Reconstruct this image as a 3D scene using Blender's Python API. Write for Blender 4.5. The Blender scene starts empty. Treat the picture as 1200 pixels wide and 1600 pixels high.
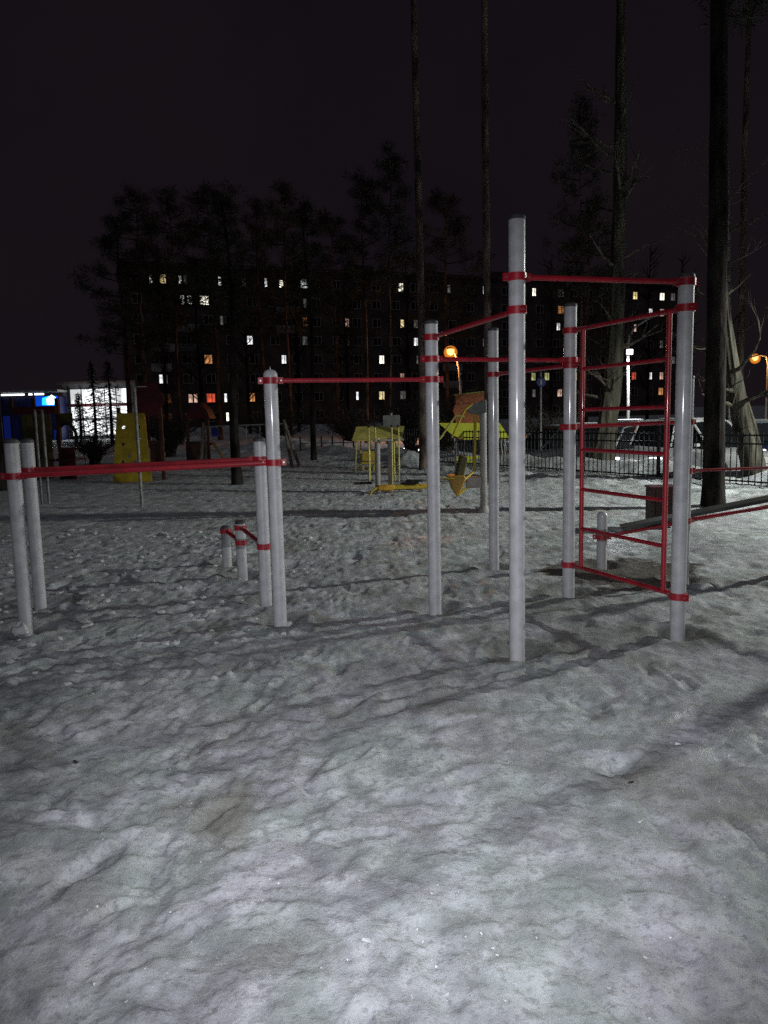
import bpy, math, random
import numpy as np
from mathutils import Vector

scene = bpy.context.scene
col = scene.collection
R = math.radians

# ------------------------------------------------------------------ camera
F_PX, PITCH, ROLL, CAM_H = 1209.0, R(7.3), R(-1.3), 1.5
_f = Vector((0, math.cos(PITCH), -math.sin(PITCH)))
_d0 = Vector((0, -math.sin(PITCH), -math.cos(PITCH)))
_x0 = Vector((1, 0, 0))
RT = _x0 * math.cos(ROLL) - _d0 * math.sin(ROLL)
DN = _x0 * math.sin(ROLL) + _d0 * math.cos(ROLL)
cam_d = bpy.data.cameras.new('camera')
cam_d.sensor_fit = 'VERTICAL'
cam_d.sensor_height = 36.0
cam_d.lens = F_PX / 1600 * 36.0
cam_d.clip_start = 0.05
cam_d.clip_end = 2000
cam = bpy.data.objects.new('camera', cam_d)
col.objects.link(cam)
from mathutils import Matrix
cam.matrix_world = Matrix(((RT.x, -DN.x, -_f.x, 0), (RT.y, -DN.y, -_f.y, 0), (RT.z, -DN.z, -_f.z, CAM_H), (0, 0, 0, 1)))
scene.camera = cam

# ------------------------------------------------------------------ night sky (city glow), added overhead fill, exposure
world = bpy.data.worlds.new('World')
scene.world = world
world.use_nodes = True
wn, wl = world.node_tree.nodes, world.node_tree.links
wn.clear()
wo = wn.new('ShaderNodeOutputWorld')
bg = wn.new('ShaderNodeBackground')
bg.inputs['Strength'].default_value = 1.0
tc = wn.new('ShaderNodeTexCoord')
sep = wn.new('ShaderNodeSeparateXYZ')
ramp = wn.new('ShaderNodeValToRGB')                       # town glow under low cloud, fading upwards
ramp.color_ramp.elements[0].position = 0.0
ramp.color_ramp.elements[0].color = (0.0088, 0.0066, 0.0086, 1)
ramp.color_ramp.elements[1].position = 0.6
ramp.color_ramp.elements[1].color = (0.0062, 0.0049, 0.0072, 1)
wl.new(tc.outputs['Generated'], sep.inputs[0])
wl.new(sep.outputs['Z'], ramp.inputs[0])
cl = wn.new('ShaderNodeTexNoise'); cl.inputs['Scale'].default_value = 2.2; cl.inputs['Detail'].default_value = 7; cl.inputs['Roughness'].default_value = 0.6
wl.new(tc.outputs['Generated'], cl.inputs['Vector'])
cr = wn.new('ShaderNodeValToRGB')
cr.color_ramp.elements[0].position = 0.3; cr.color_ramp.elements[0].color = (0.72, 0.72, 0.86, 1)
cr.color_ramp.elements[1].position = 0.7; cr.color_ramp.elements[1].color = (1.22, 1.08, 1.0, 1)
wl.new(cl.outputs['Fac'], cr.inputs[0])
mx = wn.new('ShaderNodeMix'); mx.data_type = 'RGBA'; mx.blend_type = 'MULTIPLY'; mx.inputs[0].default_value = 1.0
wl.new(ramp.outputs[0], mx.inputs[6]); wl.new(cr.outputs[0], mx.inputs[7])
wl.new(mx.outputs[2], bg.inputs['Color'])
wl.new(bg.outputs[0], wo.inputs[0])

sun_d = bpy.data.lights.new('fill_sun', 'SUN')
sun_d.energy = 0.14  # weak overhead fill added to lift the shadows, standing in for sky glow
sun_d.angle = R(60)
sun_d.color = (0.85, 0.92, 1.0)
sun = bpy.data.objects.new('fill_sun', sun_d)
sun.rotation_euler = (R(16), 0, R(-25))
col.objects.link(sun)

# the flash of the phone that took the picture: a small lamp where the photographer stood
fl_d = bpy.data.lights.new('phone_flash', 'SPOT')
fl_d.energy = 520
fl_d.spot_size = R(76)
fl_d.spot_blend = 1.0
fl_d.shadow_soft_size = 0.006
fl_d.color = (0.94, 0.95, 1.0)
fl = bpy.data.objects.new('phone_flash', fl_d)
fl.location = (0.012, 0.0, CAM_H + 0.012)
fl.rotation_euler = (R(90 - 16.5), 0, R(0))
col.objects.link(fl)

vs = scene.view_settings
vs.view_transform = 'Standard'
vs.look = 'None'
vs.exposure = 0.0
vs.gamma = 1.0
vs.use_curve_mapping = False

# ------------------------------------------------------------------ helpers
def ray(u, v):
    return RT * ((u - 600) / F_PX) + DN * ((v - 800) / F_PX) + _f
def at(u, v, Y):
    d = ray(u, v); t = Y / d.y
    return Vector((0, 0, CAM_H)) + d * t
def gp(u, v, z=0.0):
    d = ray(u, v); t = (z - CAM_H) / d.z
    return Vector((0, 0, CAM_H)) + d * t

def tag(o, label=None, cat=None, group=None, kind=None):
    if label: o['label'] = label
    if cat: o['category'] = cat
    if group: o['group'] = group
    if kind: o['kind'] = kind
    return o
def empty(name, loc, label=None, cat=None, group=None):
    o = bpy.data.objects.new(name, None)
    o.empty_display_size = 0.2
    o.location = loc
    col.objects.link(o)
    return tag(o, label, cat, group)
def root_of(o):
    while o.parent: o = o.parent
    return o

def frame_for(d):
    d = d.normalized()
    a = Vector((0, 0, 1)) if abs(d.z) < 0.9 else Vector((1, 0, 0))
    x = d.cross(a).normalized(); y = d.cross(x).normalized()
    return x, y

class MB:
    """collects shapes in world coordinates, builds ONE mesh object"""
    def __init__(s): s.v = []; s.f = []
    def add(s, vs, fs):
        n = len(s.v); s.v += [tuple(p) for p in vs]; s.f += [tuple(n + i for i in f) for f in fs]; return s
    def box(s, c, size, rz=0.0, axes=None):
        c = Vector(c); hx, hy, hz = [q / 2 for q in size]
        if axes: ax, ay, az = axes
        else: ax, ay, az = Vector((math.cos(rz), math.sin(rz), 0)), Vector((-math.sin(rz), math.cos(rz), 0)), Vector((0, 0, 1))
        P = [c + ax * (sx * hx) + ay * (sy * hy) + az * (sz * hz) for sz in (-1, 1) for sy in (-1, 1) for sx in (-1, 1)]
        return s.add(P, [(0, 2, 3, 1), (4, 5, 7, 6), (0, 1, 5, 4), (2, 6, 7, 3), (0, 4, 6, 2), (1, 3, 7, 5)])
    def tube(s, pts, rs, n=10, caps=True):
        pts = [Vector(p) for p in pts]
        if not isinstance(rs, (list, tuple)): rs = [rs] * len(pts)
        V = []; Fc = []; x = None
        for i, p in enumerate(pts):
            d = (pts[min(i + 1, len(pts) - 1)] - pts[max(i - 1, 0)]).normalized()
            if x is None: x, y = frame_for(d)
            else:
                x = (x - d * x.dot(d)).normalized(); y = d.cross(x).normalized()
            for k in range(n):
                a = 2 * math.pi * k / n
                V.append(p + x * (math.cos(a) * rs[i]) + y * (math.sin(a) * rs[i]))
        for i in range(len(pts) - 1):
            for k in range(n):
                a, b = i * n + k, i * n + (k + 1) % n
                Fc.append((a, b, b + n, a + n))
        if caps:
            Fc.append(tuple(range(n - 1, -1, -1))); Fc.append(tuple((len(pts) - 1) * n + k for k in range(n)))
        return s.add(V, Fc)
    def lathe(s, c, prof, n=20, axis='z'):
        """prof: list of (r, h)"""
        c = Vector(c); V = []; Fc = []
        for r, h in prof:
            for k in range(n):
                a = 2 * math.pi * k / n
                q = (math.cos(a) * r, math.sin(a) * r, h)
                if axis == 'y': q = (q[0], q[2], q[1])
                if axis == 'x': q = (q[2], q[0], q[1])
                V.append(c + Vector(q))
        for i in range(len(prof) - 1):
            for k in range(n):
                a, b = i * n + k, i * n + (k + 1) % n
                Fc.append((a, b, b + n, a + n))
        Fc.append(tuple(range(n - 1, -1, -1))); Fc.append(tuple((len(prof) - 1) * n + k for k in range(n)))
        return s.add(V, Fc)
    def prism(s, poly, thick):
        """poly: 3-D points in a plane; thickened by vector"""
        P = [Vector(p) for p in poly]; t = Vector(thick); n = len(P)
        V = P + [p + t for p in P]
        Fc = [tuple(range(n - 1, -1, -1)), tuple(range(n, 2 * n))] + [(i, (i + 1) % n, n + (i + 1) % n, n + i) for i in range(n)]
        return s.add(V, Fc)
    def build(s, name, mat, parent=None, smooth=True, origin=None, bevel=0.0):
        L = Vector((0, 0, 0))
        if parent is not None: L = Vector(root_of(parent).location)
        elif origin is not None: L = Vector(origin)
        me = bpy.data.meshes.new(name)
        me.from_pydata([(p[0] - L.x, p[1] - L.y, p[2] - L.z) for p in s.v], [], s.f)
        me.update()
        if smooth:
            me.polygons.foreach_set('use_smooth', [True] * len(me.polygons))
            me.set_sharp_from_angle(angle=R(38))
        me.materials.append(mat)
        o = bpy.data.objects.new(name, me)
        col.objects.link(o)
        if parent is not None: o.parent = parent
        elif origin is not None: o.location = L
        if bevel > 0:
            b = o.modifiers.new('bevel', 'BEVEL'); b.width = bevel; b.segments = 2; b.limit_method = 'ANGLE'
        return o

def copy_tree(o, parent=None):
    c = o.copy(); col.objects.link(c)
    if parent is not None: c.parent = parent
    for ch in list(o.children): copy_tree(ch, c)
    return c

# ------------------------------------------------------------------ materials
MATS = {}
def pmat(name, color, rough=0.5, metal=0.0, var=0.15, scale=8.0, bump=0.0, bscale=40.0, emit=None, estr=0.0, color2=None, spec=0.5, stretch=None):
    if name in MATS: return MATS[name]
    m = bpy.data.materials.new(name); m.use_nodes = True
    N, L = m.node_tree.nodes, m.node_tree.links
    b = N['Principled BSDF']
    b.inputs['Roughness'].default_value = rough
    b.inputs['Metallic'].default_value = metal
    b.inputs['Specular IOR Level'].default_value = spec
    t = N.new('ShaderNodeTexCoord')
    src = t.outputs['Object']
    if stretch:
        mp = N.new('ShaderNodeMapping'); mp.inputs['Scale'].default_value = stretch
        L.new(src, mp.inputs[0]); src = mp.outputs[0]
    nz = N.new('ShaderNodeTexNoise'); nz.inputs['Scale'].default_value = scale; nz.inputs['Detail'].default_value = 6
    L.new(src, nz.inputs['Vector'])
    r = N.new('ShaderNodeValToRGB')
    c2 = color2 or tuple(max(0, c * (1 - 2 * var)) for c in color)
    c1 = tuple(min(1, c * (1 + var)) for c in color)
    r.color_ramp.elements[0].position = 0.35; r.color_ramp.elements[0].color = (*c2, 1)
    r.color_ramp.elements[1].position = 0.65; r.color_ramp.elements[1].color = (*c1, 1)
    L.new(nz.outputs['Fac'], r.inputs[0]); L.new(r.outputs[0], b.inputs['Base Color'])
    if bump > 0:
        n2 = N.new('ShaderNodeTexNoise'); n2.inputs['Scale'].default_value = bscale; n2.inputs['Detail'].default_value = 5
        L.new(src, n2.inputs['Vector'])
        bp = N.new('ShaderNodeBump'); bp.inputs['Strength'].default_value = 1.0; bp.inputs['Distance'].default_value = bump
        L.new(n2.outputs['Fac'], bp.inputs['Height']); L.new(bp.outputs[0], b.inputs['Normal'])
    if emit:
        b.inputs['Emission Color'].default_value = (*emit, 1)
        b.inputs['Emission Strength'].default_value = estr
    MATS[name] = m
    return m

def coat(m, w=0.6, r_=0.09):
    b = m.node_tree.nodes['Principled BSDF']; b.inputs['Coat Weight'].default_value = w; b.inputs['Coat Roughness'].default_value = r_; return m

def window_mat(name, color, strength, scale=1.4):
    """a lit room seen through curtains: emission varied by folds of cloth"""
    m = bpy.data.materials.new(name); m.use_nodes = True
    N, L = m.node_tree.nodes, m.node_tree.links
    b = N['Principled BSDF']; b.inputs['Base Color'].default_value = (0.05, 0.05, 0.05, 1); b.inputs['Roughness'].default_value = 0.2
    t = N.new('ShaderNodeTexCoord'); mp = N.new('ShaderNodeMapping'); mp.inputs['Scale'].default_value = (2.2, 2.2, 0.7)
    nz = N.new('ShaderNodeTexNoise'); nz.inputs['Scale'].default_value = scale; nz.inputs['Detail'].default_value = 3
    r = N.new('ShaderNodeValToRGB')
    r.color_ramp.elements[0].position = 0.38; r.color_ramp.elements[0].color = tuple(c * 0.35 for c in color) + (1,)
    r.color_ramp.elements[1].position = 0.6; r.color_ramp.elements[1].color = (*color, 1)
    L.new(t.outputs['Object'], mp.inputs[0]); L.new(mp.outputs[0], nz.inputs['Vector']); L.new(nz.outputs['Fac'], r.inputs[0])
    L.new(r.outputs[0], b.inputs['Emission Color']); b.inputs['Emission Strength'].default_value = strength
    m.cycles.emission_sampling = 'NONE'
    return m

M_POST = pmat('grey_powder_coat', (0.48, 0.48, 0.505), rough=0.45, var=0.07, scale=14, bump=0.0002, bscale=90)
coat(M_POST)
M_CAP = pmat('dark_cap', (0.06, 0.06, 0.065), rough=0.6, var=0.2)
M_RED = pmat('red_powder_coat', (0.36, 0.009, 0.022), rough=0.42, var=0.15, scale=10, bump=0.0002, bscale=90)
coat(M_RED, 0.5)
M_BOLT = pmat('zinc_bolt', (0.55, 0.55, 0.56), rough=0.35, metal=0.9)
M_PLY = pmat('grey_board', (0.055, 0.06, 0.055), rough=0.45, var=0.2, scale=5)
M_BARK = pmat('pine_bark', (0.085, 0.065, 0.052), rough=0.95, var=0.4, scale=5, bump=0.02, bscale=14, stretch=(1, 1, 0.35), spec=0.1)
M_LITBARK = pmat('lit_pine_bark', (0.13, 0.10, 0.085), rough=0.95, var=0.4, scale=5, bump=0.02, bscale=14, stretch=(1, 1, 0.35), spec=0.1)  # pine bark made paler in place of light on the two tall trunks
M_DBARK = pmat('dark_pine_bark', (0.028, 0.024, 0.022), rough=0.95, var=0.4, scale=5, bump=0.02, bscale=14, stretch=(1, 1, 0.35), spec=0.1)
M_ASPEN = pmat('aspen_bark', (0.065, 0.06, 0.046), rough=0.85, var=0.35, scale=3.5, bump=0.02, bscale=8, stretch=(2.5, 2.5, 0.4), color2=(0.022, 0.02, 0.016), spec=0.15)
M_NEEDLE = pmat('pine_needles', (0.04, 0.05, 0.035), rough=0.8, var=0.4, scale=1.5, spec=0.1)
M_TWIG = pmat('bare_twigs', (0.09, 0.08, 0.065), rough=0.9, var=0.3, spec=0.1)
M_SHRUB = pmat('winter_shrub', (0.06, 0.05, 0.045), rough=0.9, var=0.4, spec=0.1)
M_YEL = pmat('yellow_paint', (0.42, 0.30, 0.02), rough=0.45, var=0.15, scale=4)
M_OCHRE = pmat('ochre_plastic', (0.45, 0.25, 0.015), rough=0.5, var=0.2, scale=5)
M_LIME = pmat('lime_yellow_board', (0.48, 0.50, 0.02), rough=0.45, var=0.08, scale=3)
M_PALEY = pmat('pale_yellow_slats', (0.52, 0.46, 0.12), rough=0.5, var=0.15, scale=4)
M_ORANGE = pmat('orange_board', (0.55, 0.17, 0.06), rough=0.55, var=0.12, scale=3)
M_DRED = pmat('dark_red_board', (0.09, 0.006, 0.012), rough=0.55, var=0.2, scale=3)
M_BLUE = pmat('blue_board', (0.008, 0.02, 0.20), rough=0.5, var=0.15, scale=3)
M_OLIVE = pmat('olive_board', (0.13, 0.11, 0.03), rough=0.6, var=0.3, scale=3)
M_BROWN = pmat('brown_board', (0.06, 0.018, 0.012), rough=0.6, var=0.3, scale=4)
M_MGREY = pmat('machine_grey', (0.30, 0.29, 0.28), rough=0.42, var=0.12, scale=6)
M_SIGN = pmat('grey_sign_plate', (0.11, 0.12, 0.11), rough=0.5, var=0.15, scale=6)
M_BLACK = pmat('black_rubber', (0.015, 0.015, 0.015), rough=0.7, var=0.3)
M_FENCE = pmat('black_fence_paint', (0.012, 0.013, 0.015), rough=0.45, var=0.2)
M_STEEL = pmat('galvanised_steel', (0.28, 0.28, 0.28), rough=0.45, metal=0.3, var=0.2, scale=9)
M_WALL = pmat('dark_brick_facade', (0.12, 0.09, 0.085), rough=0.9, var=0.25, scale=0.5, bump=0.01, bscale=6)
M_PANEL = pmat('pale_balcony_panel', (0.42, 0.42, 0.43), rough=0.8, var=0.2, scale=0.8)
M_WFRAME = pmat('white_window_frame', (0.5, 0.5, 0.5), rough=0.6, var=0.1)
M_DGLASS = pmat('dark_window_glass', (0.015, 0.016, 0.02), rough=0.12, var=0.2)

# ------------------------------------------------------------------ noise for terrain
rng = np.random.RandomState(7)
PERM = rng.permutation(512); PERM = np.concatenate([PERM, PERM])
GRA = rng.rand(512) * 2 * np.pi
def perlin(x, y, seed=0):
    x = x + seed * 37.17; y = y + seed * 91.31
    xi = np.floor(x).astype(int); yi = np.floor(y).astype(int)
    xf = x - xi; yf = y - yi
    u = xf * xf * xf * (xf * (xf * 6 - 15) + 10); v = yf * yf * yf * (yf * (yf * 6 - 15) + 10)
    def g(ix, iy, dx, dy):
        a = GRA[PERM[(PERM[ix & 511] + iy) & 511]]
        return np.cos(a) * dx + np.sin(a) * dy
    a = g(xi, yi, xf, yf); b = g(xi + 1, yi, xf - 1, yf); c = g(xi, yi + 1, xf, yf - 1); d = g(xi + 1, yi + 1, xf - 1, yf - 1)
    return (a + u * (b - a)) * (1 - v) + (c + u * (d - c)) * v
def fbm(x, y, s, o=3, seed=0):
    r = 0; a = 1.0
    for i in range(o):
        r = r + a * perlin(x / s, y / s, seed + i); a *= 0.5; s *= 0.5
    return r
def sstep(a, b, x):
    t = np.clip((x - a) / (b - a), 0, 1); return t * t * (3 - 2 * t)

FEN = [Vector((9.6, 9.26, 0)), Vector((6.8, 13.62, 0)), Vector((3.46, 18.83, 0)), Vector((-2.5, 28.1, 0))]
FD = (FEN[3] - FEN[0]).normalized(); FN = Vector((-FD.y, FD.x, 0))
if FN.y < 0: FN = -FN
POSTS_XY = []
_fr = random.Random(19)
STEPS = []                                                     # boot prints: short trails of alternating feet
for _ in range(16):
    px_, py_, a_ = _fr.uniform(-2.2, 2.6), _fr.uniform(1.6, 4.6), _fr.uniform(-0.7, 0.7) + _fr.choice((0, math.pi, 1.4))
    for k_ in range(5):
        sd_ = 0.09 * (1 if k_ % 2 else -1)
        STEPS.append((px_ - math.sin(a_) * (0.62 * k_) + math.cos(a_) * sd_, py_ + math.cos(a_) * (0.62 * k_) + math.sin(a_) * sd_, a_ + _fr.uniform(-0.2, 0.2), _fr.uniform(0.007, 0.017)))
def ground_h(x, y):
    x = np.asarray(x, float); y = np.asarray(y, float)
    wx = x + 0.07 * fbm(x, y, 0.4, 2, 11); wy = y + 0.07 * fbm(x, y, 0.4, 2, 17)
    fade = 1 - sstep(25, 60, np.hypot(x, y))
    rough_l = sstep(0.2, -2.0, x + 0.35 * fbm(x, y, 2.0, 2, 3) * 3) * sstep(2.2, 4.5, y) * sstep(13, 9.5, y)
    trod = sstep(0.4, -0.5, fbm(x, y, 1.6, 2, 23))
    h = 0.03 * fbm(x, y, 1.9, 2, 1)
    bil = np.sqrt(perlin(wx / 0.30, wy / 0.28, 5) ** 2 + 0.012)
    bil2 = np.sqrt(perlin(wx / 0.165, wy / 0.15, 6) ** 2 + 0.008)
    h = h + (0.016 + 0.012 * trod) * (bil - 0.25)
    h = h + (0.029 + 0.014 * rough_l) * (bil2 - 0.25)
    h = h + (0.006 + 0.014 * rough_l) * fbm(wx, wy, 0.06, 2, 9)
    bil3 = np.sqrt(perlin(wx / 0.085, wy / 0.075, 71) ** 2 + 0.006)
    h = h + 0.015 * (bil3 - 0.25) * (0.55 + 0.9 * sstep(-0.3, 0.4, fbm(x, y, 0.7, 2, 73)))
    # footprints: short oval dents
    fp = perlin(wx / 0.22, wy / 0.36, 41)
    h = h - 0.024 * sstep(0.12, 0.55, fp)
    if x.size > 1:
        near = np.nonzero((np.abs(x) < 5) & (y > 0.5) & (y < 8.5))[0]
        xn, yn = wx[near], wy[near]; dh = np.zeros(len(near))
        for (fx, fy, fa, fd) in STEPS:
            lx_ = (xn - fx) * math.cos(fa) + (yn - fy) * math.sin(fa); ly_ = -(xn - fx) * math.sin(fa) + (yn - fy) * math.cos(fa)
            wd = 0.047 + 0.008 * np.clip(ly_ / 0.14, -1, 1)
            e = np.sqrt((lx_ / wd) ** 2 + (ly_ / 0.142) ** 2)
            dh += -fd * (1 - sstep(0.72, 1.05, e)) + 0.35 * fd * np.exp(-((e - 1.25) / 0.18) ** 2)
        h[near] += dh
    # ploughed bank along the fence and behind it
    dF = (x - FEN[0].x) * FN.x + (y - FEN[0].y) * FN.y
    bank = np.exp(-((dF - 0.9) / 0.75) ** 2) * (0.30 + 0.16 * fbm(x, y, 1.3, 3, 31))
    bank2 = np.exp(-((dF + 1.0) / 0.9) ** 2) * (0.06 + 0.10 * fbm(x, y, 0.5, 3, 33))
    h = h + (bank + bank2) * sstep(-16, -6, x)
    h = h + 0.5 * np.exp(-(((x + 3.2) / 3.2) ** 2 + ((y - 33) / 1.6) ** 2)) * (1 + 0.5 * fbm(x, y, 1.2, 2, 37))
    h = h + 0.32 * np.exp(-(((x - 0.85) / 0.55) ** 2 + ((y - 21.5) / 0.7) ** 2)) * (1 + 0.6 * fbm(x, y, 0.6, 2, 39))
    h = h * fade
    h = h - 0.5 * sstep(1.7, 3.2, dF) * sstep(2.5, 5, x) * (1 - sstep(45, 80, y))
    for (px, py) in POSTS_XY:                                  # melt hollow round each post
        d2 = (x - px) ** 2 + (y - py) ** 2
        h = h - (0.05 * np.exp(-d2 / 0.025)) + 0.022 * np.exp(-(np.sqrt(d2) - 0.22) ** 2 / 0.006)
    return h
def gz(x, y): return float(ground_h(np.array([x]), np.array([y]))[0])

# ------------------------------------------------------------------ posts of the workout complex (x, y, top height)
PX = {'A': ((42, 985), 1.36), 'B': ((63, 945), 1.34), 'C': ((416, 940), 1.31), 'D': ((438, 972), 1.775), 'E': ((680, 950), 2.15),
      'F': ((772, 887), 2.24), 'G': ((808, 1018), 2.61), 'H': ((888, 927), 2.30), 'I': ((1058, 990), 2.31),
      'J': ((940, 882), 0.47), 'K': ((1067, 905), 1.74), 'P': ((379, 897), 0.50), 'Q': ((355, 880), 0.37)}
POST = {}
for k, (uv, h) in PX.items():
    g = gp(*uv); POST[k] = (g.x, g.y, h)
POST['L'] = (4.05, 7.05, 1.2)
POST['M'] = (4.55, 5.93, 2.3)
POSTS_XY[:] = [(v[0], v[1]) for v in POST.values()]

# ------------------------------------------------------------------ ground
ys = list(np.linspace(-40, -2, 12)) + list(np.linspace(-1.6, 1.05, 24)) + list(1.15 * np.exp(np.arange(0, 560) * 0.006)) + list(np.geomspace(34, 900, 42))
tx = np.arange(0, 3.75, 0.0098)
xs_p = 1.15 * np.sinh(tx)
xs_p = np.concatenate([xs_p, np.geomspace(xs_p[-1] * 1.06, 900, 36)])
xs = np.concatenate([-xs_p[:0:-1], xs_p])
X, Y = np.meshgrid(xs, np.array(ys))
Z = ground_h(X.ravel(), Y.ravel())
nx, ny = len(xs), len(ys)
V = np.column_stack([X.ravel(), Y.ravel(), Z])
ii = np.arange(ny - 1)[:, None] * nx + np.arange(nx - 1)[None, :]
quads = np.stack([ii, ii + 1, ii + 1 + nx, ii + nx], -1).reshape(-1, 4)
me = bpy.data.meshes.new('ground')
me.vertices.add(len(V)); me.vertices.foreach_set('co', V.ravel())
me.loops.add(quads.size); me.loops.foreach_set('vertex_index', quads.ravel())
me.polygons.add(len(quads)); me.polygons.foreach_set('loop_start', np.arange(len(quads)) * 4)
me.polygons.foreach_set('loop_total', np.full(len(quads), 4)); me.polygons.foreach_set('use_smooth', np.ones(len(quads), bool))
me.update(); me.validate()
ground = bpy.data.objects.new('ground', me); col.objects.link(ground)
tag(ground, kind='structure')

def snow_material():
    m = bpy.data.materials.new('trodden_snow'); m.use_nodes = True
    N, L = m.node_tree.nodes, m.node_tree.links
    b = N['Principled BSDF']; t = N.new('ShaderNodeTexCoord')
    def noise(s, d=5, w=0.0):
        n = N.new('ShaderNodeTexNoise'); n.inputs['Scale'].default_value = s; n.inputs['Detail'].default_value = d; n.inputs['Distortion'].default_value = w
        L.new(t.outputs['Object'], n.inputs['Vector']); return n.outputs['Fac']
    def ramp(src, a, ca, bb, cb):
        r = N.new('ShaderNodeValToRGB'); r.color_ramp.elements[0].position = a; r.color_ramp.elements[0].color = (*ca, 1)
        r.color_ramp.elements[1].position = bb; r.color_ramp.elements[1].color = (*cb, 1); L.new(src, r.inputs[0]); return r.outputs[0]
    def mix(f, a, c):
        x = N.new('ShaderNodeMix'); x.data_type = 'RGBA'
        if isinstance(f, float): x.inputs[0].default_value = f
        else: L.new(f, x.inputs[0])
        for s, q in ((6, a), (7, c)):
            if isinstance(q, tuple): x.inputs[s].default_value = (*q, 1)
            else: L.new(q, x.inputs[s])
        return x.outputs[2]
    base = ramp(noise(2.3, 8, 0.6), 0.36, (0.34, 0.35, 0.355), 0.66, (0.56, 0.57, 0.585))
    fine = ramp(noise(13, 8, 0.2), 0.42, (0, 0, 0), 0.60, (1, 1, 1))
    mott = ramp(noise(5.5, 4, 0.3), 0.40, (0, 0, 0), 0.62, (0.8, 0.8, 0.8))
    spot = ramp(noise(38, 6, 0.0), 0.36, (0.6, 0.6, 0.6), 0.48, (0, 0, 0))
    c = mix(fine, base, mix(0.45, base, (0.60, 0.61, 0.63)))
    c = mix(mott, c, (0.27, 0.285, 0.285))
    c = mix(spot, c, (0.24, 0.24, 0.235))
    tint = ramp(noise(1.7, 4, 0.5), 0.40, (0.95, 1.0, 0.995), 0.60, (0.99, 0.98, 1.04))
    tm = N.new('ShaderNodeMix'); tm.data_type = 'RGBA'; tm.blend_type = 'MULTIPLY'; tm.inputs[0].default_value = 1.0; L.new(c, tm.inputs[6]); L.new(tint, tm.inputs[7]); c = tm.outputs[2]
    dirt = ramp(noise(1.1, 9, 1.2), 0.55, (0, 0, 0), 0.72, (0.75, 0.75, 0.75))
    c = mix(dirt, c, (0.19, 0.18, 0.155))
    grit = ramp(noise(75, 4), 0.62, (0, 0, 0), 0.72, (0.55, 0.55, 0.55))
    c = mix(grit, c, (0.20, 0.19, 0.175))
    # muddy thawed patch by the low post
    vm = N.new('ShaderNodeVectorMath'); vm.operation = 'DISTANCE'; vm.inputs[1].default_value = (2.15, 7.0, 0)
    nd = N.new('ShaderNodeTexNoise'); nd.inputs['Scale'].default_value = 2.6; nd.inputs['Detail'].default_value = 6
    L.new(t.outputs['Object'], nd.inputs['Vector'])
    L.new(t.outputs['Object'], vm.inputs[0])
    ad = N.new('ShaderNodeMath'); ad.operation = 'MULTIPLY_ADD'; ad.inputs[1].default_value = 1.6; L.new(nd.outputs['Fac'], ad.inputs[0]); L.new(vm.outputs['Value'], ad.inputs[2])
    mud = ramp(ad.outputs[0], 0.0, (0, 0, 0), 1.0, (1, 1, 1))
    mr = N.new('ShaderNodeMapRange'); mr.inputs[1].default_value = 1.42; mr.inputs[2].default_value = 1.52; mr.inputs[3].default_value = 0.95; mr.inputs[4].default_value = 0.0
    L.new(ad.outputs[0], mr.inputs[0])
    c = mix(mr.outputs[0], c, (0.075, 0.065, 0.055))
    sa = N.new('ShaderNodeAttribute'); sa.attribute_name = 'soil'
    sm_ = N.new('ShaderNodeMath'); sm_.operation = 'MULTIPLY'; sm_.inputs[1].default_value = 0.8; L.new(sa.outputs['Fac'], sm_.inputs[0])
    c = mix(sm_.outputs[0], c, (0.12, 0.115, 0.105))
    L.new(c, b.inputs['Base Color'])
    ice = ramp(noise(0.9, 6, 0.8), 0.50, (0.72, 0.72, 0.72), 0.66, (0.46, 0.46, 0.46))
    vi = N.new('ShaderNodeVectorMath'); vi.operation = 'DISTANCE'; vi.inputs[1].default_value = (2.75, 8.5, 0); L.new(t.outputs['Object'], vi.inputs[0])
    mi = N.new('ShaderNodeMapRange'); mi.inputs[1].default_value = 0.5; mi.inputs[2].default_value = 1.5; mi.inputs[3].default_value = 0.85; mi.inputs[4].default_value = 0.0
    L.new(vi.outputs['Value'], mi.inputs[0])
    ice = mix(mi.outputs[0], ice, (0.26, 0.26, 0.26))
    L.new(ice, b.inputs['Roughness'])
    b.inputs['Specular IOR Level'].default_value = 0.2
    b.inputs['Subsurface Weight'].default_value = 0.55; b.inputs['Subsurface Radius'].default_value = (0.9, 1.0, 1.1); b.inputs['Subsurface Scale'].default_value = 0.018
    b1 = N.new('ShaderNodeBump'); b1.inputs['Strength'].default_value = 1.0; b1.inputs['Distance'].default_value = 0.008
    L.new(noise(20, 5, 0.0), b1.inputs['Height'])
    b2 = N.new('ShaderNodeBump'); b2.inputs['Strength'].default_value = 0.8; b2.inputs['Distance'].default_value = 0.003
    L.new(noise(110, 4), b2.inputs['Height']); L.new(b1.outputs[0], b2.inputs['Normal'])
    L.new(b2.outputs[0], b.inputs['Normal'])
    return m
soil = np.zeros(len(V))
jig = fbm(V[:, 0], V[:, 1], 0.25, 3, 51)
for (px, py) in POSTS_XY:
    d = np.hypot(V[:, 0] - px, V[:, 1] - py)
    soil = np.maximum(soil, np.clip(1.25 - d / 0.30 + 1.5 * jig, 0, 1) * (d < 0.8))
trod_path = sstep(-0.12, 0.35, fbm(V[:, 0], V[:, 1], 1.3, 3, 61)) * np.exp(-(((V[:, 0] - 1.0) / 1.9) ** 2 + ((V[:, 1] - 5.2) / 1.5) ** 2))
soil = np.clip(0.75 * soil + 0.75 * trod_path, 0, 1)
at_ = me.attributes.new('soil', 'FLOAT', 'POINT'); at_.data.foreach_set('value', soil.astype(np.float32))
me.materials.append(snow_material())

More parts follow.
